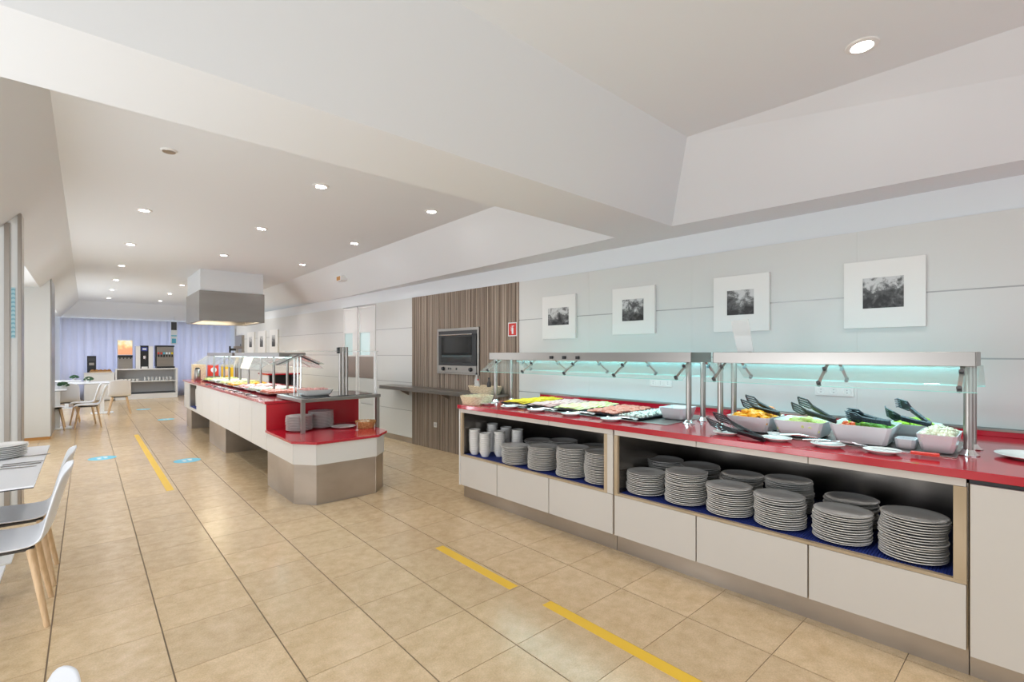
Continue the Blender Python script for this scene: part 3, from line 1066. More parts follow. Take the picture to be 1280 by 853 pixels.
def steel_tongs(label, X, Y, z, ang, L=.24):
    """sprung pair of flat steel arms lying on a saucer"""
    t = Thing('serving_tongs', label, 'tongs', BUFFET, X, Y, z, 'steel serving tongs on the saucers', rz=ang)
    for s in (-1, 1):
        m = MB()
        prev = None
        for k in range(9):
            u = k / 8
            x = -L / 2 + L * u
            yo = s * (.006 + .016 * math.sin(PI * u * .55))
            w_ = .008 + (.012 if k >= 7 else 0)
            zz = .014 + .012 * math.sin(PI * u)
            cur = (x, yo, zz, w_)
            if prev:
                m.slab((prev[0], prev[1] - prev[3], prev[2]), (x, yo - w_, zz), (x, yo + w_, zz), (prev[0], prev[1] + prev[3], prev[2]), .002)
            prev = cur
        t.part('arm', m, 'chrome', local=True)
    t.part('hinge', MB().cyl((-L / 2, -.012, .015), (-L / 2, .012, .015), .009, n=10), 'chrome', local=True)
    return t


for X, Y, a, lb in ((.23, 3.72, .9, 'on the far left saucer'), (.20, 3.30, -1.25, 'reaching from the second saucer to the ham'), (.19, 2.90, -1.2, 'on the third saucer by the pale cheese'),
                    (.21, 2.48, -1.2, 'on the fourth saucer by the salami'), (.19, 2.05, -1.25, 'on the saucer by the white cheese'),
                    (.19, .60, -1.1, 'on the saucer before the tomato bowl')):
    steel_tongs('flat steel serving tongs ' + lb, X, Y, .975, a)


def serving_tool(label, X, Y, z, ang, tilt, L=.30, heads=2, gap=.5, fork=False, grp='black plastic salad tongs', m='black_plastic', roll=.9):
    """black plastic scissor tongs: handles joined at the butt, slotted heads that stand apart"""
    t = Thing('salad_tongs', label, 'tongs', BUFFET, X, Y, z, grp)
    t.o.rotation_euler = (roll, -tilt, BUFFET.th + ang)
    for s in range(heads):
        g = (s - .5) * gap if heads == 2 else 0
        mh = MB()
        prev = None
        for k in range(7):
            u = k / 6
            x = L * .62 * u
            zz = g * x * .75
            w_ = .019 - .004 * math.sin(PI * u)
            if prev:
                mh.slab((prev[0], -prev[2], prev[1]), (x, -w_, zz), (x, w_, zz), (prev[0], prev[2], prev[1]), .013)
            prev = (x, zz, w_)
        t.part('handle', mh, m, local=True, bevel=.002)
        hd = MB()
        x0, z0 = prev[0], prev[1]
        hl, hw = L * .38, .036
        bars = (-1, -.33, .33, 1) if not fork else (-1, -.5, 0, .5, 1)
        for b in bars:
            hd.slab((x0, b * .010 - .005, z0), (x0 + hl * .35, b * hw - .005, z0 + g * hl * .3), (x0 + hl * .35, b * hw + .005, z0 + g * hl * .3), (x0, b * .010 + .005, z0), .006)
            hd.slab((x0 + hl * .35, b * hw - .005, z0 + g * hl * .3), (x0 + hl, b * hw * .9 - .005, z0 + g * hl * .15), (x0 + hl, b * hw * .9 + .005, z0 + g * hl * .15),
                    (x0 + hl * .35, b * hw + .005, z0 + g * hl * .3), .006)
            if fork:
                hd.slab((x0 + hl, b * hw * .9 - .003, z0 + g * hl * .15), (x0 + hl * 1.12, b * hw * .9 - .001, z0 - g * hl * .25), (x0 + hl * 1.12, b * hw * .9 + .001, z0 - g * hl * .25),
                        (x0 + hl, b * hw * .9 + .003, z0 + g * hl * .15), .005)
        if not fork:
            hd.slab((x0 + hl * .96, -hw * .94, z0 + g * hl * .15), (x0 + hl * 1.03, -hw * .8, z0 + g * hl * .1), (x0 + hl * 1.03, hw * .8, z0 + g * hl * .1), (x0 + hl * .96, hw * .94, z0 + g * hl * .15), .006)
        else:
            hd.slab((x0 + hl * .1, -hw * .35, z0 + g * hl * .1), (x0 + hl * .8, -hw * .9, z0 + g * hl * .2), (x0 + hl * .8, hw * .9, z0 + g * hl * .2), (x0 + hl * .1, hw * .35, z0 + g * hl * .1), .005)
        t.part('head', hd, m, local=True)
    return t


serving_tool('big black slotted tongs lying across a saucer at the worktop edge', .055, .955, .985, 1.47 - .35, .14, L=.46, gap=.26)
serving_tool('black slotted tongs resting on the orange slices', .42, .985, 1.105, 1.25, .22, L=.28, gap=.34)
serving_tool('dark slotted tongs resting on the melon bowl', .36, .655, 1.098, 1.25, .30, L=.27, gap=.42)
serving_tool('dark green toothed salad tongs on the tomato and cucumber bowl', .42, .405, 1.105, 1.35, .12, L=.22, gap=.25, fork=True, m='slate_tray')
serving_tool('dark green open salad claws standing in the lettuce bowl', .50, .235, 1.105, 1.15, .35, L=.22, gap=.8, fork=True, m='slate_tray')

t = Thing('serving_spoon', 'serving spoon with clear round head on the saucer before the melon bowl', 'spoon', BUFFET, .20, .90, .985, rz=-1.2)
t.part('handle', MB().tube([(-.02, 0, .012), (.08, 0, .02), (.18, 0, .008)], .005), 'chrome', local=True)
t.part('head', MB().lathe([(.0001, 0), (.02, .003), (.033, .012), (.036, .02), (.032, .016), (.018, .006), (.0001, .003)], -.05, 0, .005, 20), 'clear_plastic', smooth=True, local=True)
t = Thing('bread_knife', 'knife with red handle lying between the last saucer and the pasta bowl', 'knife', BUFFET, .19, .29, .975, rz=-1.50)
t.part('blade', MB().prism([(-.17, -.004), (-.15, -.014), (0, -.012), (0, .008), (-.16, .006)], .008, .010), 'chrome', local=True)
t.part('handle', MB().prism([(0, -.013), (.10, -.017), (.115, -.010), (.115, .010), (.10, .014), (0, .010)], .002, .018), 'soft_red', local=True, bevel=.004)
t = Thing('fork', 'steel serving fork lying before the large salad bowl', 'fork', BUFFET, .22, .60, .985, rz=1.9)
t.part('handle', MB().tube([(0, 0, .006), (.10, 0, .012), (.19, 0, .004)], .004), 'chrome', local=True)
tn = MB().slab((-.03, -.012, .008), (0, -.004, .008), (0, .004, .008), (-.03, .012, .008), .002)
for b in (-1, -.33, .33, 1):
    tn.tube([(-.03, b * .011, .008), (-.07, b * .011, .004)], .0015, 5)
t.part('tines', tn, 'chrome', local=True)


# ------------------------------------------------------------------ baskets
def basket(name, label, fr, X, Y, z, hx, hy, h, m, rows=6, rnd=False, flare=1.18, rz=0, grp=None):
    t = Thing(name, label, 'basket', fr, X, Y, z, grp, rz=rz)
    body = MB()
    n = 40

    def ring(k, out):
        u = k / rows
        s = 1 / flare + (1 - 1 / flare) * u
        pts = []
        for i in range(n):
            a = 2 * PI * i / n
            if rnd:
                cx, cy = math.cos(a), math.sin(a)
            else:
                p = 5
                q = (abs(math.cos(a)) ** p + abs(math.sin(a)) ** p) ** (-1 / p)
                cx, cy = q * math.cos(a), q * math.sin(a)
            wv = 1 + (.018 if (i + k) % 2 else -.006) * out
            pts.append((hx * s * cx * wv, hy * s * cy * wv, h * u))
        return pts
    vs, fs = [], []
    for k in range(rows + 1):
        vs += ring(k, 1)
    for k in range(rows + 1):
        vs += [(x * .93, y * .93, zz) for x, y, zz in ring(rows - k, 0)[:]] if k < rows else [(x * .93, y * .93, .006) for x, y, zz in ring(0, 0)]
    R = 2 * rows + 2
    for k in range(R - 1):
        for i in range(n):
            j = (i + 1) % n
            fs.append((k * n + i, k * n + j, (k + 1) * n + j, (k + 1) * n + i))
    fs.append(tuple(range(n - 1, -1, -1)))
    fs.append(tuple((R - 1) * n + i for i in range(n)))
    body.add(vs, fs)
    t.part('weave', body, m, local=True)
    rim = MB()
    pr = ring(rows, 0)
    for i in range(n):
        a, b = pr[i], pr[(i + 1) % n]
        rim.cyl((a[0] * .98, a[1] * .98, a[2]), (b[0] * .98, b[1] * .98, b[2] + (.003 if i % 2 else -.003)), .007, n=6)
    t.part('rim', rim, m, local=True)
    return t


basket('bread_basket', 'empty cream wicker basket on the far left corner of the long buffet', BUFFET, .16, 3.86 - .02, .966, .155, .125, .085, 'wicker_cream', grp='wicker baskets')
basket('bread_basket', 'long cream basket on the steel ledge behind the far end of the long buffet', WALL, -.155, .50, .966, .13, .25, .09, 'wicker_cream', grp='wicker baskets')


def bottle(label, fr, X, Y, z, r, h, m, capm, grp):
    t = Thing('bottle', label, 'bottle', fr, X, Y, z, grp)
    t.part('body', MB().lathe([(r * .9, 0), (r, .004), (r, h * .55), (r * .8, h * .66), (r * .38, h * .78), (r * .36, h * .9), (.0001, h * .9)], X, Y, z, 20), m, smooth=True)
    t.part('cap', MB().lathe([(r * .45, h * .9), (r * .45, h), (.0001, h)], X, Y, z, 16), capm, smooth=True)
    return t


bottle('clear oil bottle with black cap standing left in the long cream basket', WALL, -.17, .66, .975, .030, .26, 'clear_plastic', 'black_plastic', 'bottles in the long basket')
bottle('clear bottle with red cap in front within the long cream basket', WALL, -.21, .58, .975, .026, .18, 'clear_plastic', 'soft_red', 'bottles in the long basket')
bottle('dark vinegar bottle right in the long cream basket', WALL, -.12, .46, .975, .028, .20, 'dark_grey', 'black_plastic', 'bottles in the long basket')
# ------------------------------------------------------------------ things on the right wall
PIC = [(-.42, -.93, 1.675, 2.19, 'leftmost of the four white-framed pictures over the buffet, small upright photo', .62, .40, 'print_0'),
       (-1.43, -1.93, 1.70, 2.19, 'second picture from the left over the buffet, landscape with boats', .50, .46, 'print_1'),
       (-2.52, -2.99, 1.695, 2.19, 'third picture from the left over the buffet, figures outdoors', .48, .44, 'print_2'),
       (-3.52, -4.00, 1.690, 2.19, 'rightmost and largest looking white-framed picture over the buffet', .50, .45, 'print_3')]
for ya, yb, z0, z1, lb, wf, hf, pm in PIC:
    ym, zm = (ya + yb) / 2, (z0 + z1) / 2
    hw, hh = abs(ya - yb) / 2, (z1 - z0) / 2
    t = Thing('picture', lb, 'picture', WALL, 0, ym, z0, 'framed pictures over the buffet')
    t.part('canvas', MB().box(-.034, -.001, ym - hw, ym + hw, z0, z1), 'frame_white', bevel=.002)
    p = t.part('photo', MB().box(-.0365, -.0338, -hw * wf, hw * wf, -hh * hf, hh * hf), pm, local=True)
    p.location = (0, 0, hh * 1.03)
for k, (yc, lb) in enumerate(((9.0, 'nearest of the three tall pictures on the far right wall'), (9.95, 'middle of the three tall pictures on the far right wall'), (10.9, 'farthest of the three tall pictures on the far right wall'))):
    t = Thing('picture', lb, 'picture', WALL, 0, yc, 1.5, 'tall pictures on the far wall')
    t.part('frame', MB().box(-.03, 0, yc - .3, yc + .3, 1.52, 2.12), 'frame_white', bevel=.002)
    p = t.part('photo', MB().box(-.033, -.029, -.12, .12, -.15, .15), 'print_%d' % (4 + k), local=True)
    p.location = (0, 0, .33)
# grey switch cabinet
t = Thing('electrical_box', 'grey electrical cabinet on the far right wall', 'cabinet', WALL, -.05, 11.95, 1.45)
t.part('body', MB().box(-.06, 0, 11.6, 12.3, 1.45, 2.05), 'taupe_metal', bevel=.003)
t.part('door', MB().box(-.07, -.06, 11.63, 12.27, 1.48, 2.02), 'strip_metal')
t.part('lock', MB().box(-.08, -.07, 11.68, 11.72, 1.72, 1.78), 'black_plastic')

# oven in the slatted wall
t = Thing('wall_oven', 'black built-in oven with steel frame in the slatted wall', 'oven', WALL, 0, 1.27, 1.19)
t.part('frame', MB().box(-.025, 0, .78, .82, 1.19, 1.875).box(-.025, 0, 1.73, 1.77, 1.19, 1.875).box(-.025, 0, .82, 1.73, 1.835, 1.875).box(-.025, 0, .82, 1.73, 1.19, 1.215), 'steel', bevel=.002)
t.part('body', MB().box(-.012, 0, .82, 1.73, 1.215, 1.835), 'dark_grey')
dr = t.part('door', MB().box(-.035, -.012, .83, 1.72, 1.325, 1.78), 'black_plastic', bevel=.003)
t.part('door_glass', MB().box(-.038, -.035, .92, 1.64, 1.36, 1.745), 'oven_glass', parent=dr)
t.part('handle', MB().cyl((-.062, .88, 1.775), (-.062, 1.68, 1.775), .009, n=12).box(-.062, -.035, .90, .915, 1.768, 1.782).box(-.062, -.035, 1.645, 1.66, 1.768, 1.782), 'chrome', parent=dr, smooth=True)
cp = t.part('control_panel', MB().box(-.03, -.012, .83, 1.72, 1.218, 1.318), 'steel')
for ky in (.95, 1.60):
    t.part('knob', MB().cyl((-.03, ky, 1.268), (-.055, ky, 1.268), .032, .026, n=20), 'black_plastic', parent=cp, smooth=True)
for ky in (1.28, 1.42, 1.47):
    t.part('button', MB().box(-.036, -.03, ky - .012, ky + .012, 1.255, 1.285), 'black_plastic', parent=cp)

# steel ledge
t = Thing('steel_ledge', 'long narrow steel ledge under the oven', 'shelf', WALL, -.15, 2.1, .95)
t.part('top', MB().box(-.30, -.011, .15, 3.05, .935, .965), 'steel', bevel=.002)
t.part('lip', MB().box(-.302, -.296, .15, 3.05, .905, .935), 'steel')
for by in (2.6, 1.5):
    t.part('bracket', MB().extrude([(-.26, .934), (-.011, .934), (-.011, .80)], 'y', by - .012, by + .012), 'steel_dull')

# fire extinguisher sign: red square, white pictogram
t = Thing('extinguisher_sign', 'small red fire extinguisher sign with white symbol on the slatted wall', 'sign', WALL, -.01, .115, 1.72)
t.part('plate', MB().box(-.018, -.012, .035, .195, 1.725, 1.905), 'white_vinyl')
t.part('field', MB().box(-.020, -.018, .047, .183, 1.737, 1.893), 'sign_red')
t.part('extinguisher_symbol', MB().box(-.022, -.020, .095, .125, 1.755, 1.835).box(-.022, -.020, .102, .118, 1.838, 1.85).box(-.022, -.020, .085, .125, 1.853, 1.862)
       .box(-.022, -.020, .132, .138, 1.79, 1.85), 'white_vinyl')
# sockets
t = Thing('wall_socket', 'single white socket low on the slatted wall', 'socket', WALL, -.01, 1.83, .38)
t.part('plate', MB().box(-.020, -.012, 1.79, 1.87, .345, .425), 'frame_white', bevel=.003)
t.part('insert', MB().cyl((-.021, 1.83, .385), (-.0195, 1.83, .385), .024, n=20), 'porcelain_grey')


def triple_socket(label, Ya, Yb, zc):
    t = Thing('triple_socket', label, 'socket', WALL, 0, (Ya + Yb) / 2, zc, 'triple sockets behind the buffet')
    t.part('plate', MB().box(-.010, 0, Ya, Yb, zc - .04, zc + .04), 'frame_white', bevel=.004)
    for k in range(3):
        yy = Ya + (Yb - Ya) * (k + .5) / 3
        s_ = t.part('socket', MB().lathe([(.030, 0), (.030, .004), (.024, .004), (.022, .001), (.0001, .001)], n=20), 'frame_white', local=True)
        s_.location = (-.010, yy - (Ya + Yb) / 2, 0)
        s_.rotation_euler = (0, -PI / 2, 0)
        for s2 in (-1, 1):
            t.part('pin_hole', MB().cyl((.003 * 0 + s2 * .010, 0, .0011), (s2 * .010, 0, .0025), .003, n=8), 'black_plastic', parent=s_, local=True)
    return t


triple_socket('triple white socket behind the far food guard', -2.10, -1.86, 1.205)
triple_socket('triple white socket behind the near food guard', -3.58, -3.32, 1.205)
# leaflet stand on the near canopy
t = Thing('leaflet_holder', 'clear leaflet holder with white sheet standing on the left of the near canopy', 'leaflet holder', BUFFET, .55, 1.27, 1.509)
t.part('holder', MB().slab((.55, 1.20, 1.512), (.55, 1.31, 1.512), (.55, 1.36, 1.735), (.55, 1.235, 1.745), .004), 'clear_plastic')
t.part('foot', MB().box(.52, .58, 1.225, 1.30, 1.509, 1.513), 'clear_plastic')

# ------------------------------------------------------------------ floor markings
for ya, yb, xa, lb in ((6.42, 11.25, .69, 'long yellow tape line on the floor beside the buffet island'),):
    solo('floor_tape', MB().box(xa - .035, xa + .035, ya, yb, 0, .0008), 'yellow_tape', lb, 'floor tape', ROOM, xa, (ya + yb) / 2, 0)
solo('floor_tape', MB().box(2.012, 2.085, 2.30, 3.17, 0, .0008), 'yellow_tape', 'short yellow tape strip on the floor, farther piece before the long buffet', 'floor tape', ROOM, 2.05, 2.7, 0)
solo('floor_tape', MB().box(2.035, 2.108, -.4, 2.03, 0, .0008), 'yellow_tape', 'long yellow tape strip running out of the bottom of the picture', 'floor tape', ROOM, 2.07, 1, 0)
for k, (x, y, lb) in enumerate(((.174, 9.05, 'light blue footprint sticker on the floor left of the long tape'), (1.06, 8.06, 'light blue footprint sticker between the long tape and the island'),
                                (1.36, 13.4, 'light blue footprint sticker on the floor near the island far end'), (1.15, 16.2, 'farthest light blue footprint sticker before the drinks cabinet'))):
    t = Thing('floor_sticker', lb, 'sticker', ROOM, x, y, 0, 'round blue floor stickers')
    t.part('disc', MB().lathe([(.16, 0), (.16, .0008), (.0001, .0008)], x, y, 0, 40), 'cyan_vinyl')
    for s in (-1, 1):
        t.part('footprint', MB().lathe([(.022, .0008), (.022, .0016), (.0001, .0016)], x + s * .035, y - .03 + s * .02, 0, 16, 1, 1.0)
               .lathe([(.028, .0008), (.028, .0016), (.0001, .0016)], x + s * .035, y + .035 + s * .02, 0, 16, 1, 1.4), 'white_vinyl')

# ------------------------------------------------------------------ the buffet island
IX0, IX1, IY0, IY1 = 1.54, 2.62, 5.97, 12.12
t = Thing('buffet_island', 'long white-panelled buffet island body raised on steel plinths', 'counter', ROOM, 2.08, 9.0, 0)
t.part('carcass', MB().box(IX0 + .02, IX1 - .02, IY0 + .02, 10.62, .39, .92).box(IX0 + .02, IX1 - .02, 11.46, IY1 - .02, .39, .92).box(2.0, IX1 - .02, 10.62, 11.46, .39, .92)
       .box(IX0 + .02, 2.0, 10.62, 11.46, .39, .44).box(IX0 + .02, 2.0, 10.62, 11.46, .90, .92), 'taupe_metal')
js = [5.975, 6.64, 7.27, 7.905, 8.64, 9.285, 10.02, 10.64]
for a, b in zip(js[:-1], js[1:]):
    t.part('door', MB().box(IX0, IX0 + .02, a + .006, b - .006, .392, .918), 'laminate_white', bevel=.002)
t.part('door', MB().box(IX0, IX0 + .02, 11.46, 12.10, .392, .918), 'laminate_white', bevel=.002)
t.part('niche_frame', MB().box(IX0, IX0 + .02, 10.64, 11.46, .392, .44).box(IX0, IX0 + .02, 10.64, 11.46, .895, .918), 'laminate_white')
t.part('niche_mat', MB().box(IX0 + .02, 2.0, 10.65, 11.45, .44, .452), 'blue_mat')
t.part('niche_back', MB().box(1.99, 1.998, 10.63, 11.45, .452, .90), 'steel_dark')
for y0, y1 in ((8.26, 9.55), (11.4, 12.0)):
    t.part('plinth', MB().box(1.57, 2.5, y0, y1, 0, .39), 'steel_dull')
solo('island_worktop', MB().prism([(1.52, 5.95), (2.64, 5.95), (2.64, 12.14), (1.52, 12.14)], .92, .952), 'red_top', 'glossy red worktop of the buffet island', 'worktop', ROOM, 2.08, 9, .92, bevel=.003)

# glasses in the island niche
for k in range(5):
    gx, gy = 1.66 + .08 * (k % 2), 10.74 + .15 * k
    solo('drinking_glass', MB().lathe([(.030, 0), (.032, .004), (.038, .34), (.034, .34), (.028, .01), (.0001, .01)], gx, gy, .453, 16), 'porcelain', 'tall stack of white cups in the island niche, %s from the near side' % ORD[k], 'cups', ROOM, gx, gy, .453,
         'cup stacks in the island niche', smooth=True)

# lower end counter with cut corners
poly = [(1.54, 5.965), (1.54, 5.03), (1.70, 4.83), (2.34, 4.84), (2.52, 5.03), (2.60, 5.965)]


def grow(p, d):
    cx, cy = 2.05, 5.5
    return [(x + d * (1 if x > cx else -1), y - (d if y < cy else -0.0)) for x, y in p]


t = Thing('end_counter', 'low corner-cut end counter on a steel plinth in front of the island', 'counter', ROOM, 2.05, 5.4, 0)
t.part('core', MB().prism(grow(poly, -.03), 0, .60), 'laminate')
names = [(0, 1), (1, 2), (2, 3), (3, 4), (4, 5)]
for a, b in names:
    A_, B_ = Vector(poly[a]), Vector(poly[b])
    d_ = (B_ - A_).normalized()
    n_ = Vector((d_.y, -d_.x)) * -1
    cen = Vector((2.05, 5.5))
    if (cen - A_).dot(n_) < 0: n_ = -n_
    for nm, z0, z1, mm, ins in (('panel', .395, .60, 'laminate_white', 0), ('plinth', 0, .392, 'steel_dull', .012)):
        P0, P1 = A_ + d_ * .003 + n_ * ins, B_ - d_ * .003 + n_ * ins
        Q0, Q1 = P0 + n_ * .016, P1 + n_ * .016
        t.part(nm, MB().prism([tuple(P0), tuple(P1), tuple(Q1), tuple(Q0)], z0, z1), mm)
solo('low_worktop', MB().prism([(1.52, 5.945), (1.52, 5.02), (1.69, 4.80), (2.35, 4.81), (2.55, 5.02), (2.64, 5.945)], .602, .628), 'red_top',
     'glossy red top of the low end counter', 'worktop', ROOM, 2.05, 5.4, .602, bevel=.003)
t = Thing('red_splashback', 'upright red panel between the low end counter and the island', 'panel', ROOM, 2.08, 5.957, .628)
t.part('board', MB().box(1.535, 2.625, 5.947, 5.967, .628, .918), 'red_panel')
so = t.part('socket', MB().box(2.13, 2.215, 5.938, 5.947, .71, .795), 'frame_white', bevel=.003)
t.part('socket_well', MB().cyl((2.173, 5.936, .752), (2.173, 5.939, .752), .026, n=20), 'porcelain_grey', parent=so)
t.part('pin_hole', MB().box(2.165, 2.171, 5.934, 5.937, .748, .756).box(2.177, 2.183, 5.934, 5.937, .748, .756), 'black_plastic', parent=so)

# plates on the low end counter
stack('dinner_plate', plate_big, ROOM, 1.80, 5.66, .629, 13, .0127, 'white plate', 'left stack on the low end counter', 'plate', 'plates on the low end counter')
stack('dinner_plate', plate_big, ROOM, 2.07, 5.74, .629, 15, .0127, 'white plate', 'right stack on the low end counter', 'plate', 'plates on the low end counter')
o = link('dinner_plate', plate_big)
o.location = (2.27, 5.56, .629)
tag(o, 'single white plate lying flat right of the stacks on the low end counter', 'plate')
t = Thing('price_stand', 'tiny clear upright stand at the right of the single plate', 'stand', ROOM, 2.30, 5.25, .629)
t.part('foot', MB().box(2.285, 2.315, 5.235, 5.265, .629, .633), 'clear_plastic')
t.part('stem', MB().box(2.297, 2.303, 5.247, 5.253, .633, .72), 'clear_plastic')
basket('bread_basket', 'round brown wicker basket of wrapped rolls on the low end counter', ROOM, 2.46, 5.38, .629, .115, .115, .075, 'wicker_brown', rnd=True, flare=1.25, grp='wicker baskets')
f = MB()
for k in range(16):
    a, r = random.uniform(0, 6.28), random.uniform(0, .075)
    f.blob(2.46 + r * math.cos(a), 5.38 + r * math.sin(a), .69 + random.uniform(0, .018), .024, .018, .014, 7, 4, .1)
solo('wrapped_rolls', f, 'rolls', 'small wrapped rolls in the round brown basket', 'food', ROOM, 2.46, 5.38, .66, kind='stuff', smooth=True)

# steel bridge table over the low end counter
t = Thing('steel_bridge_table', 'steel bridge table standing over the low end counter', 'table', ROOM, 2.15, 5.8, .629)
t.part('top', MB().prism([(1.74, 5.40), (2.72, 5.52), (2.72, 6.30), (1.74, 6.30)], .962, 1.0), 'steel', bevel=.003)
t.part('glass_plate', MB().prism([(1.80, 5.48), (2.64, 5.58), (2.64, 6.24), (1.80, 6.24)], 1.0, 1.006), 'oven_glass')
t.part('leg', MB().box(1.745, 1.785, 5.41, 5.45, .629, .962), 'steel')
t.part('leg', MB().box(2.675, 2.715, 5.54, 5.58, .40, .962), 'steel')
# square white dish with snacks on the bridge table
t = Thing('serving_dish', 'white square dish on the steel bridge table', 'dish', ROOM, 2.02, 5.80, 1.007)
t.part('body', MB().bowl(2.02, 5.80, 1.007, 1.077, .14, .13, .17, .155, .006, .02), 'porcelain', smooth=True)
f = MB()
for k in range(50):
    f.blob(2.02 + random.uniform(-.13, .13), 5.80 + random.uniform(-.12, .12), 1.066 + random.uniform(0, .016), .022, .022, .014, 6, 3, .2)
f.box(1.89, 2.15, 5.68, 5.92, 1.03, 1.06)
solo('snack_pieces', f, 'ham', 'pinkish snack pieces in the white dish on the steel bridge table', 'food', ROOM, 2.02, 5.8, 1.03, kind='stuff')


# island guards
def island_guard(label, Y0, Y1, posts, X=2.06, z0=.953, zc=1.45, canopy=True, half=.17):
    t = Thing('food_guard', label, 'food guard', ROOM, X, (Y0 + Y1) / 2, z0, 'glass food guards on the island')
    if canopy:
        t.part('canopy', MB().box(X - half, X + half, Y0, Y1, zc, zc + .06), 'steel', bevel=.003)
        t.part('lamp_tube', MB().box(X - .05, X + .05, Y0 + .1, Y1 - .1, zc - .014, zc), 'lamp_tube')
    for py in posts:
        for px in (X - .09, X + .09):
            t.part('post', MB().cyl((px, py, z0), (px, py, zc), .018, n=16), 'steel', smooth=True)
    for s in (-1, 1):
        t.part('glass_pane', MB().slab((X + s * half, Y0, zc + .01), (X + s * half, Y1, zc + .01), (X + s * (half + .24), Y1, zc - .16), (X + s * (half + .24), Y0, zc - .16), .006), 'glass_frost')
        for ay in posts:
            t.part('arm', MB().slab((X + s * half, ay - .01, zc), (X + s * half, ay + .01, zc), (X + s * (half + .22), ay + .01, zc - .15), (X + s * (half + .22), ay - .01, zc - .15), .008), 'steel_dull')
    return t


island_guard('farther steel-topped glass guard on the island, beneath the hood', 9.45, 11.75, (10.07, 11.47))
island_guard('nearer steel-topped glass guard on the island', 6.75, 9.25, (7.27, 8.67))
for nm, yc, L_ in (('island_lamp_far', 10.6, 2.1), ('island_lamp_near', 8.0, 2.3)):
    L = area(nm, (2.06, yc, 1.43), (2.06, yc, 0), .3, L_, 4 * L_, (.72, .95, 1.0))
    L.rotation_euler = (0, 0, 0)
# peaked guard with three slim posts
t = Thing('peaked_glass_guard', 'small peaked glass guard on three slim posts at the island front', 'food guard', ROOM, 2.0, 6.35, .953)
for k, (px, py) in enumerate(((1.97, 6.38), (2.01, 6.38), (2.05, 6.38))):
    t.part('post', MB().cyl((px, py, .953), (px, py, 1.46 - abs(k - 1) * .01), .010, n=12), 'chrome', smooth=True)
for s in (-1, 1):
    t.part('roof_pane', MB().slab((2.02, 6.2, 1.48), (2.02, 6.72, 1.48), (2.02 + s * .26, 6.72, 1.36), (2.02 + s * .26, 6.2, 1.36), .006), 'glass')
    t.part('arm', MB().cyl((2.02, 6.38, 1.478), (2.02 + s * .26, 6.38, 1.355), .008, n=8), 'dark_grey')
# front guard: three thick posts and a flat glass roof, plus a frosted tube at the right corner
t = Thing('flat_glass_guard', 'flat glass guard on three thick posts on the steel bridge table', 'food guard', ROOM, 2.25, 5.7, 1.007)
for px in (2.235, 2.275, 2.315):
    t.part('post', MB().cyl((px, 5.58, 1.007), (px, 5.58, 1.575), .017, n=16), 'steel', smooth=True)
t.part('roof_pane', MB().slab((1.80, 5.50, 1.53), (2.68, 5.50, 1.53), (2.68, 6.2, 1.53), (1.80, 6.2, 1.53), .008), 'glass_frost')
t.part('corner_tube', MB().cyl((2.69, 5.60, 1.001), (2.69, 5.60, 1.52), .02, n=16), 'clear_plastic', smooth=True)
t.part('clamp', MB().box(2.20, 2.235, 5.565, 5.595, 1.50, 1.57), 'black_plastic')

# food pans in the island
FOODS = [('cream_food', 'creamy white'), ('salad_pale', 'pale green'), ('cheese_pale', 'yellowish'), ('ham', 'pinkish'), ('salami', 'reddish'), ('cream_food', 'cream coloured'), ('orange_fruit', 'orange')]
for k in range(7):
    y0 = 6.62 + k * .70
    fm, fl_ = FOODS[(k * 3 + 4) % 7]
    t = Thing('food_pan', 'steel food pan in the island, %s counted from the near end' % ORD[k], 'food pan', ROOM, 2.05, y0 + .3, .953, 'food pans in the island')
    t.part('pan', MB().bowl(2.05, y0 + .3, .953, .985, .30, .27, .325, .30, .006, .02), 'steel')
    f = MB()
    for q in range(70):
        f.blob(2.05 + random.uniform(-.26, .26), y0 + .3 + random.uniform(-.23, .23), .985 + random.uniform(0, .015), .045, .04, .018, 6, 3, .2)
    f.box(1.78, 2.32, y0 + .07, y0 + .53, .965, .980)
    solo('pan_food', f, fm, '%s food heaped in the %s island pan from the near end' % (fl_, ORD[k]), 'food', ROOM, 2.05, y0 + .3, .965, kind='stuff')
    if k < 5:
        solo('serving_spoon', MB().box(1.58, 1.63, y0 + .05, y0 + .42, .953, .960).box(1.57, 1.64, y0 + .42, y0 + .52, .953, .968), 'steel_dark', 'dark serving spoon lying beside the %s island pan from the near end' % ORD[k], 'spoon',
             ROOM, 1.6, y0 + .3, .953, 'spoons along the island edge')

# things at the far end of the island
t = Thing('condiment_box', 'cream wooden box standing at the far end of the island', 'box', ROOM, 1.80, 11.95, .953)
t.part('body', MB().box(1.66, 1.90, 11.90, 12.08, .953, 1.27), 'cream_box', bevel=.004)
t.part('front_frame', MB().box(1.67, 1.89, 11.89, 11.90, .963, 1.26), 'wicker_cream')
t = Thing('thermos_flask', 'steel thermos flask with black lid before the cream box', 'flask', ROOM, 1.75, 11.72, .953)
t.part('body', MB().lathe([(.055, 0), (.058, .005), (.058, .20), (.045, .225), (.0001, .225)], 1.70, 11.60, .953, 20), 'steel', smooth=True)
t.part('lid', MB().lathe([(.042, .225), (.042, .25), (.02, .258), (.0001, .258)], 1.70, 11.60, .953, 20), 'black_plastic', smooth=True)
t = Thing('red_carton', 'red carton with white round emblem at the far end of the island', 'box', ROOM, 1.99, 11.95, .953)
t.part('carton', MB().box(1.93, 2.12, 11.86, 11.96, 1.02, 1.26), 'soft_red')
t.part('emblem', MB().cyl((2.03, 11.856, 1.15), (2.03, 11.861, 1.15), .055, n=24), 'white_vinyl')
t.part('tray', MB().box(1.92, 2.14, 11.84, 11.98, .953, 1.02), 'taupe_metal')
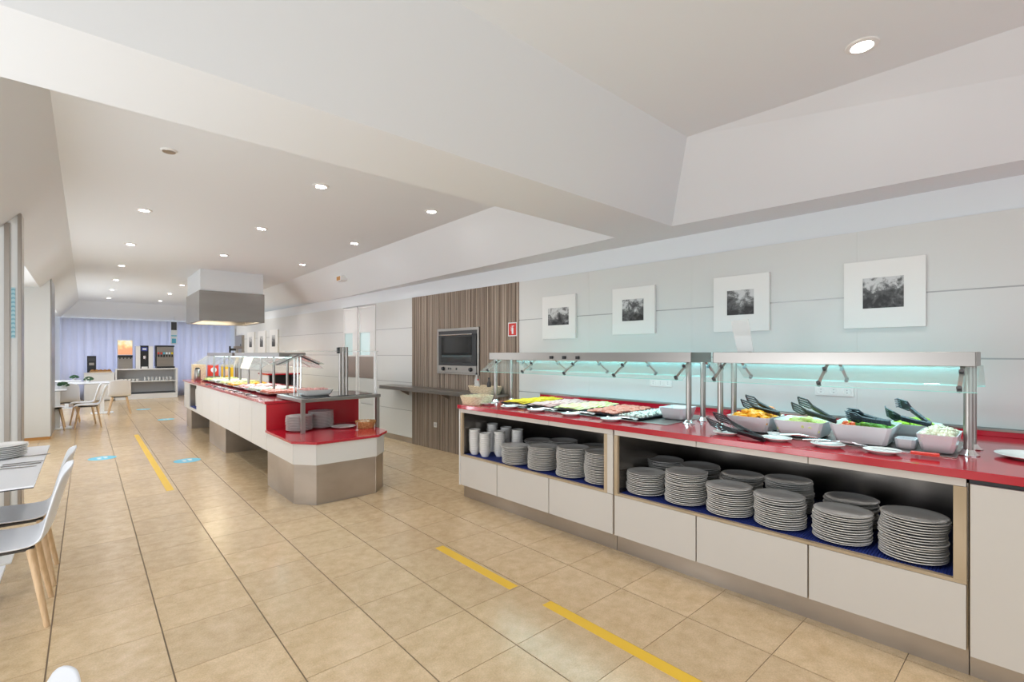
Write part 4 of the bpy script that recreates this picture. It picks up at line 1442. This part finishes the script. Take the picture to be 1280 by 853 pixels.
t = Thing('yellow_carton', 'yellow carton beside the red one at the far end of the island', 'box', ROOM, 2.28, 12.0, .953)
t.part('carton', MB().box(2.20, 2.42, 11.96, 12.08, .953, 1.25), 'soft_yellow')
t.part('label', MB().box(2.25, 2.36, 11.955, 11.96, 1.02, 1.16), 'cream_box')
t = Thing('drink_tap', 'tall steel drink tap with black spout at the far end of the island', 'tap', ROOM, 2.46, 12.02, .953)
t.part('column', MB().cyl((2.5, 12.04, .953), (2.5, 12.04, 1.62), .035, n=16), 'steel', smooth=True)
t.part('spout', MB().box(2.36, 2.48, 12.01, 12.05, 1.56, 1.61).box(2.35, 2.38, 12.01, 12.05, 1.50, 1.66), 'black_plastic')
t.part('head', MB().box(2.44, 2.60, 11.98, 12.09, 1.60, 1.66), 'steel')

# second counter between island and wall
t = Thing('service_counter', 'white service counter with red top beyond the island, by the wall', 'counter', ROOM, 3.05, 10.8, 0)
t.part('body', MB().box(2.75, 3.35, 10.52, 10.54, 0, .62).box(2.75, 2.77, 10.54, 11.2, 0, 1.06).box(3.33, 3.35, 10.54, 11.2, 0, 1.06).box(2.77, 3.33, 11.18, 11.2, 0, 1.06).box(2.77, 3.33, 10.54, 11.18, .60, .62), 'laminate_white')
t.part('niche_back', MB().box(2.77, 3.33, 11.0, 11.01, .62, 1.06), 'dark_grey')
t.part('top', MB().box(2.73, 3.37, 10.5, 11.22, 1.06, 1.09), 'red_top', bevel=.003)
for k in range(4):
    solo('cup_stack', MB().lathe([(.03, 0), (.042, .03), (.042, .16), (.036, .16), (.0001, .15)], 2.87 + .12 * k, 10.7, .621, 16), 'porcelain' if k % 2 else 'bread',
         '%s stack of cups from the left in the service counter' % ORD[k], 'cups', ROOM, 2.87 + .12 * k, 10.7, .621, 'cups in the service counter', smooth=True)

# ------------------------------------------------------------------ far end: curtain, drinks cabinet, machines
cu = MB()
x, n = -.62, 0
pts = []
while x < 4.1:
    pts.append((x, 20.72 + .035 * math.sin(x * 26) + .012 * math.sin(x * 61 + 1)))
    x += .03
vs = [(a, b, .03) for a, b in pts] + [(a, b, 2.63) for a, b in pts]
m_ = len(pts)
cu.add(vs, [(i, i + 1, m_ + i + 1, m_ + i) for i in range(m_ - 1)])
o = solo('curtain', cu, 'curtain', 'pale blue floor-length curtain across the far end wall', 'curtain', ROOM, 1.7, 20.72, 0, smooth=True)
sd = o.modifiers.new('thickness', 'SOLIDIFY')
sd.thickness = .004
area('daylight_behind_curtain', (1.8, 20.86, 1.4), (1.8, 20, 1.4), 5.0, 2.4, 58, (.76, .83, 1.0))
# hanging banner
t = Thing('hanging_banner', 'narrow printed banner hanging before the curtain above the soda machine', 'banner', ROOM, 2.34, 20.5, 2.0)
t.part('cord', MB().cyl((2.31, 20.555, 2.62), (2.31, 20.555, ZR - .2), .004, n=6), 'strip_metal')
t.part('cloth', MB().box(2.22, 2.40, 20.55, 20.56, 1.82, 2.62), 'white_vinyl')
t.part('dark_print', MB().box(2.23, 2.39, 20.545, 20.55, 2.32, 2.60), 'dark_grey')
t.part('blue_print', MB().box(2.23, 2.39, 20.545, 20.55, 2.10, 2.14).box(2.25, 2.37, 20.545, 20.55, 1.86, 2.02), 'cyan_vinyl')

t = Thing('drinks_cabinet', 'white open cabinet under the drinks machines at the far end', 'cabinet', ROOM, 1.5, 20.2, 0)
CX0, CX1 = .70, 2.35
t.part('top', MB().box(CX0, CX1, 19.95, 20.5, .96, 1.0), 'white_paint', bevel=.004)
t.part('side', MB().box(CX0, CX0 + .04, 19.95, 20.5, 0, .96), 'white_paint')
t.part('side', MB().box(CX1 - .06, CX1, 19.95, 20.5, 0, .96), 'white_paint')
t.part('shelf', MB().box(CX0 + .04, CX1 - .06, 19.97, 20.48, .56, .59), 'white_paint')
t.part('bottom', MB().box(CX0 + .04, CX1 - .06, 19.97, 20.48, .17, .20), 'slate_tray')
t.part('plinth', MB().box(CX0 + .04, CX1 - .06, 19.96, 20.48, 0, .17), 'white_paint')
t.part('back', MB().box(CX0 + .04, CX1 - .06, 20.48, 20.5, .2, .96), 'porcelain_grey')
t = Thing('bread_cabinet', 'lower white cabinet left of the drinks cabinet, behind the far chairs', 'cabinet', ROOM, .3, 20.2, 0)
t.part('body', MB().box(-.05, .68, 19.97, 20.5, .02, .86), 'white_paint', bevel=.004)
t.part('top', MB().box(-.06, .69, 19.95, 20.5, .86, .89), 'white_paint', bevel=.003)
t.part('door', MB().box(-.04, .31, 19.955, 19.97, .05, .84), 'white_paint')
t.part('door', MB().box(.32, .67, 19.955, 19.97, .05, .84), 'white_paint')
t = Thing('bread_tray', 'wooden tray of brown bread on the low far cabinet', 'tray', ROOM, .35, 20.2, .89)
t.part('tray', MB().box(.08, .62, 20.05, 20.4, .891, .93), 'oak')
for k in range(5):
    t.part('loaf', MB().blob(.15 + .1 * k, 20.2, .95, .055, .13, .04, 10, 6), 'bread', smooth=True)
t = Thing('coffee_grinder', 'black upright coffee grinder standing behind the bread tray', 'grinder', ROOM, .12, 20.44, .89)
t.part('body', MB().box(.02, .24, 20.42, 20.49, .891, 1.42), 'black_plastic', bevel=.006)
t.part('front', MB().box(.05, .21, 20.412, 20.42, 1.25, 1.36), 'dark_grey')
t.part('display', MB().box(.07, .19, 20.41, 20.418, 1.12, 1.20), 'taupe_metal')

t = Thing('juice_dispenser', 'juice dispenser with backlit fruit picture on the drinks cabinet', 'dispenser', ROOM, .95, 20.2, 1.0)
t.part('body', MB().box(.76, 1.14, 20.05, 20.45, 1.001, 1.42), 'steel', bevel=.004)
t.part('tap_rail', MB().box(.76, 1.14, 20.02, 20.05, 1.36, 1.44), 'black_plastic')
for k in range(4):
    t.part('tap', MB().box(.80 + .09 * k, .83 + .09 * k, 19.99, 20.02, 1.32, 1.38), 'black_plastic')
t.part('drip_tray', MB().box(.78, 1.12, 19.97, 20.05, 1.001, 1.03), 'steel_dark')
p = t.part('light_box', MB().box(-.19, .19, -.14, .25, .45, .93), 'frame_white', local=True)
p = t.part('fruit_picture', MB().box(-.18, .18, -.16, -.14, -.23, .23), 'juice_picture', local=True)
p.location = (0, 0, .69)
t = Thing('coffee_machine', 'white and black coffee machine in the middle of the drinks cabinet', 'coffee machine', ROOM, 1.42, 20.2, 1.0)
t.part('body', MB().box(1.22, 1.34, 20.04, 20.46, 1.001, 1.74).box(1.56, 1.68, 20.04, 20.46, 1.001, 1.74).box(1.34, 1.56, 20.2, 20.46, 1.001, 1.74), 'porcelain', bevel=.006)
t.part('front', MB().box(1.34, 1.56, 20.10, 20.2, 1.001, 1.76), 'black_plastic')
t.part('display', MB().box(1.37, 1.53, 20.08, 20.10, 1.58, 1.70), 'blue_print')
t.part('display_logo', MB().box(1.40, 1.50, 20.075, 20.08, 1.62, 1.67), 'white_vinyl')
t.part('spout', MB().box(1.42, 1.48, 20.05, 20.10, 1.32, 1.42), 'chrome')
t.part('drip_tray', MB().box(1.37, 1.53, 20.0, 20.10, 1.001, 1.06), 'porcelain')
t = Thing('soda_fountain', 'steel soda fountain with six coloured taps at the right of the drinks cabinet', 'soda fountain', ROOM, 2.0, 20.2, 1.0)
t.part('body', MB().box(1.77, 2.25, 20.08, 20.46, 1.06, 1.72), 'steel')
t.part('hood', MB().box(1.75, 2.27, 20.05, 20.47, 1.72, 1.77).box(1.75, 1.78, 20.05, 20.47, 1.06, 1.72), 'black_plastic', bevel=.006)
t.part('base', MB().box(1.77, 2.27, 19.98, 20.46, 1.001, 1.06), 'black_plastic')
for k, cm in enumerate(('soft_red', 'soft_red', 'cyan_vinyl', 'white_vinyl', 'white_vinyl', 'soft_yellow')):
    tp = t.part('tap', MB().box(1.81 + .075 * k, 1.845 + .075 * k, 20.0, 20.08, 1.38, 1.46), 'black_plastic')
    t.part('tap_badge', MB().box(1.805 + .075 * k, 1.85 + .075 * k, 20.03, 20.08, 1.47, 1.54), cm, parent=tp)
cup_me = MB().lathe([(.028, 0), (.036, .01), (.042, .07), (.038, .07), (.030, .012), (.0001, .012)], n=16).mesh('cup', 'porcelain', True)
gl_me = MB().lathe([(.026, 0), (.033, .12), (.030, .12), (.024, .006), (.0001, .006)], n=16).mesh('drinking_glass', 'clear_plastic', True)
for r in range(2):
    for k in range(5):
        o = link('cup', cup_me)
        o.location = (.86 + .10 * k, 20.05 + .13 * r, .591)
        tag(o, 'white cup in the %s row, %s from the left on the drinks cabinet shelf' % (('front', 'back')[r], ORD[k]), 'cup', 'white cups on the drinks cabinet shelf')
for r in range(2):
    for k in range(8):
        o = link('drinking_glass', gl_me)
        o.location = (1.46 + .10 * k, 20.05 + .13 * r, .591)
        tag(o, 'clear glass in the %s row, %s from the left on the drinks cabinet shelf' % (('front', 'back')[r], ORD[k]), 'glass', 'glasses on the drinks cabinet shelf')


# ------------------------------------------------------------------ chairs and tables
def chair(label, group):
    t = Thing('dining_chair', label, 'chair', ROOM, 0, 0, 0, group)
    prof = [(.225, .432), (.19, .448), (.10, .452), (0, .444), (-.10, .440), (-.165, .452), (-.200, .490), (-.222, .56), (-.242, .64), (-.262, .72), (-.285, .80), (-.305, .865)]
    wid = [.195, .215, .225, .228, .226, .222, .218, .216, .214, .212, .205, .175]
    nu = 10
    vs, fs = [], []
    for k, ((px, pz), hw) in enumerate(zip(prof, wid)):
        for i in range(nu + 1):
            u = -1 + 2 * i / nu
            seat = max(0, 1 - k / 6)
            back = min(1, max(0, (k - 4) / 3))
            z = pz + .022 * abs(u) ** 3 * (1 if 1 < k < 6 else .5) * (1 - back)
            x = px + .035 * abs(u) ** 2.5 * back - (.020 * u * u if k == 0 else 0)
            if k == len(prof) - 1: z -= .035 * u * u
            vs.append((x, hw * u, z))
    for k in range(len(prof) - 1):
        for i in range(nu):
            a = k * (nu + 1) + i
            fs.append((a, a + 1, a + nu + 2, a + nu + 1))
    sh = t.part('seat_shell', MB().add(vs, fs), 'chair_white', smooth=True, local=True)
    q = sh.modifiers.new('thickness', 'SOLIDIFY')
    q.thickness, q.offset = .012, -1
    q = sh.modifiers.new('round', 'SUBSURF')
    q.levels = q.render_levels = 1
    t.part('seat_frame', MB().frustum(0, 0, .412, .430, .14, .14, .155, .16), 'dark_grey', bevel=.006, local=True)
    for sx in (-1, 1):
        for sy in (-1, 1):
            t.part('leg', MB().cyl((sx * .135, sy * .135, .425), (sx * .205, sy * .215, 0), .0205, .013, n=16), 'oak', smooth=True, local=True)
    return t.o


ch0 = chair('nearest white shell chair with oak legs at the left table', 'white shell chairs at the near table')
ch0.location = (-.365, 3.885, 0)
ch0.rotation_euler = (0, 0, PI)
clone(ch0, (-.36, 4.50, 0), PI, 'second white shell chair behind the nearest one at the left table')
clone(ch0, (-.318, 1.245, 0), PI, 'white shell chair whose back top shows at the bottom left corner', 'white shell chairs at the near table')
G2 = 'white shell chairs at the far tables'
clone(ch0, (.03, 13.12, 0), PI, 'far white chair seen side-on, nearest to the viewer', G2)
clone(ch0, (-.05, 13.80, 0), PI, 'far white chair seen side-on, just behind the first one', G2)
clone(ch0, (.62, 15.45, 0), PI / 2, 'far white chair seen from behind, rightmost', G2)
clone(ch0, (-.32, 13.75 + .6, 0), PI / 2, 'far white chair seen from behind, between the tables', G2)
clone(ch0, (-.52, 13.0, 0), 0, 'far white chair partly hidden by the pillar', G2)


def table(label, x0, x1, y0, y1, group, legs):
    t = Thing('dining_table', label, 'table', ROOM, (x0 + x1) / 2, (y0 + y1) / 2, 0, group)
    t.part('tabletop', MB().box(x0, x1, y0, y1, .742, .752), 'chair_white', bevel=.001)
    t.part('edge', MB().box(x0 + .001, x1 - .001, y0 + .001, y1 - .001, .736, .7418), 'black_plastic')
    for lx, ly in legs:
        t.part('pedestal', MB().box(lx - .04, lx + .04, ly - .04, ly + .04, .012, .736), 'white_paint')
        t.part('base_plate', MB().box(lx - .22, lx + .22, ly - .22, ly + .22, 0, .014), 'white_paint', bevel=.003)
    return t


table('near white dining table with plates and cutlery at the left edge', -.98, -.222, 3.84, 5.44, 'near dining tables', ((-.62, 4.1), (-.62, 5.15)))
table('white dining table mostly out of view at the bottom left corner', -.97, -.213, .9, 2.46, 'near dining tables', ((-.6, 1.2), (-.6, 2.1)))
table('far white table beside the far pillar', -1.05, -.30, 13.3, 14.3, 'far dining tables', ((-.43, 13.2),))
table('far white table in the middle of the chairs', -.35, .45, 15.9, 17.0, 'far dining tables', ((.3, 15.9),))
table('farthest white table before the bread cabinet', -.9, -.1, 17.4, 18.4, 'far dining tables', ((-.4, 17.9),))


def plant(label, x, y, z):
    t = Thing('potted_plant', label, 'plant', ROOM, x, y, z, 'small plants on the far tables')
    t.part('pot', MB().lathe([(.035, 0), (.045, .05), (.040, .05), (.0001, .045)], x, y, z, 16), 'soil_pot', smooth=True)
    f = MB()
    for k in range(60):
        a, b = random.uniform(0, 6.28), random.uniform(0, 1.45)
        r = .10
        f.blob(x + r * math.cos(a) * math.cos(b) * .9, y + r * math.sin(a) * math.cos(b) * .9, z + .06 + r * .75 * math.sin(b), .022, .022, .016, 5, 3, .3)
    t.part('foliage', f, 'leaf_green')


plant('small dark green plant on the table by the far pillar', -.37, 13.95, .753)
plant('small dark green plant on the middle far table', .05, 16.6, .753)
plant('small dark green plant on the farthest table', -.25, 18.1, .753)

# plates and cutlery on the near table
stack('dinner_plate', plate_big, ROOM, -.46, 4.99, .753, 7, .0125, 'white plate', 'stack on the near dining table', 'plate', 'plates on the near dining table')


def cutlery(name, label, x, y, rz, kind, z=.7535):
    t = Thing(name, label, kind, ROOM, x, y, z, 'cutlery on the near table', rz=rz)
    t.part('handle', MB().prism([(-.09, -.009), (-.085, .009), (.02, .006), (.02, -.006)], 0, .004), 'steel', local=True)
    if kind == 'knife':
        t.part('blade', MB().prism([(.02, -.008), (.02, .009), (.10, .008), (.115, -.004)], .001, .003), 'steel', local=True)
    else:
        f = MB().prism([(.02, -.006), (.04, -.013), (.055, -.013), (.055, .013), (.04, .013), (.02, .006)], .002, .005)
        for b in (-1, -.33, .33, 1):
            f.box(.055, .10, b * .011 - .002, b * .011 + .002, .002, .005)
        t.part('tines', f, 'steel', local=True)


cutlery('fork', 'steel fork lying rear right of the plate stack', -.30, 4.93, .1, 'fork')
cutlery('table_knife', 'steel knife before the plate stack, upper of two', -.33, 4.66, .05, 'knife')
cutlery('fork', 'steel fork before the plate stack, next to the glass stopper', -.33, 4.58, -.02, 'fork')
cutlery('table_knife', 'steel knife nearest the viewer before the plate stack', -.36, 4.49, -.12, 'knife')
solo('napkin', MB().box(-.42, -.26, 4.88, 4.98, .7525, .7533), 'frame_white', 'folded white napkin under the rear fork', 'napkin', ROOM, -.34, 4.93, .7525)
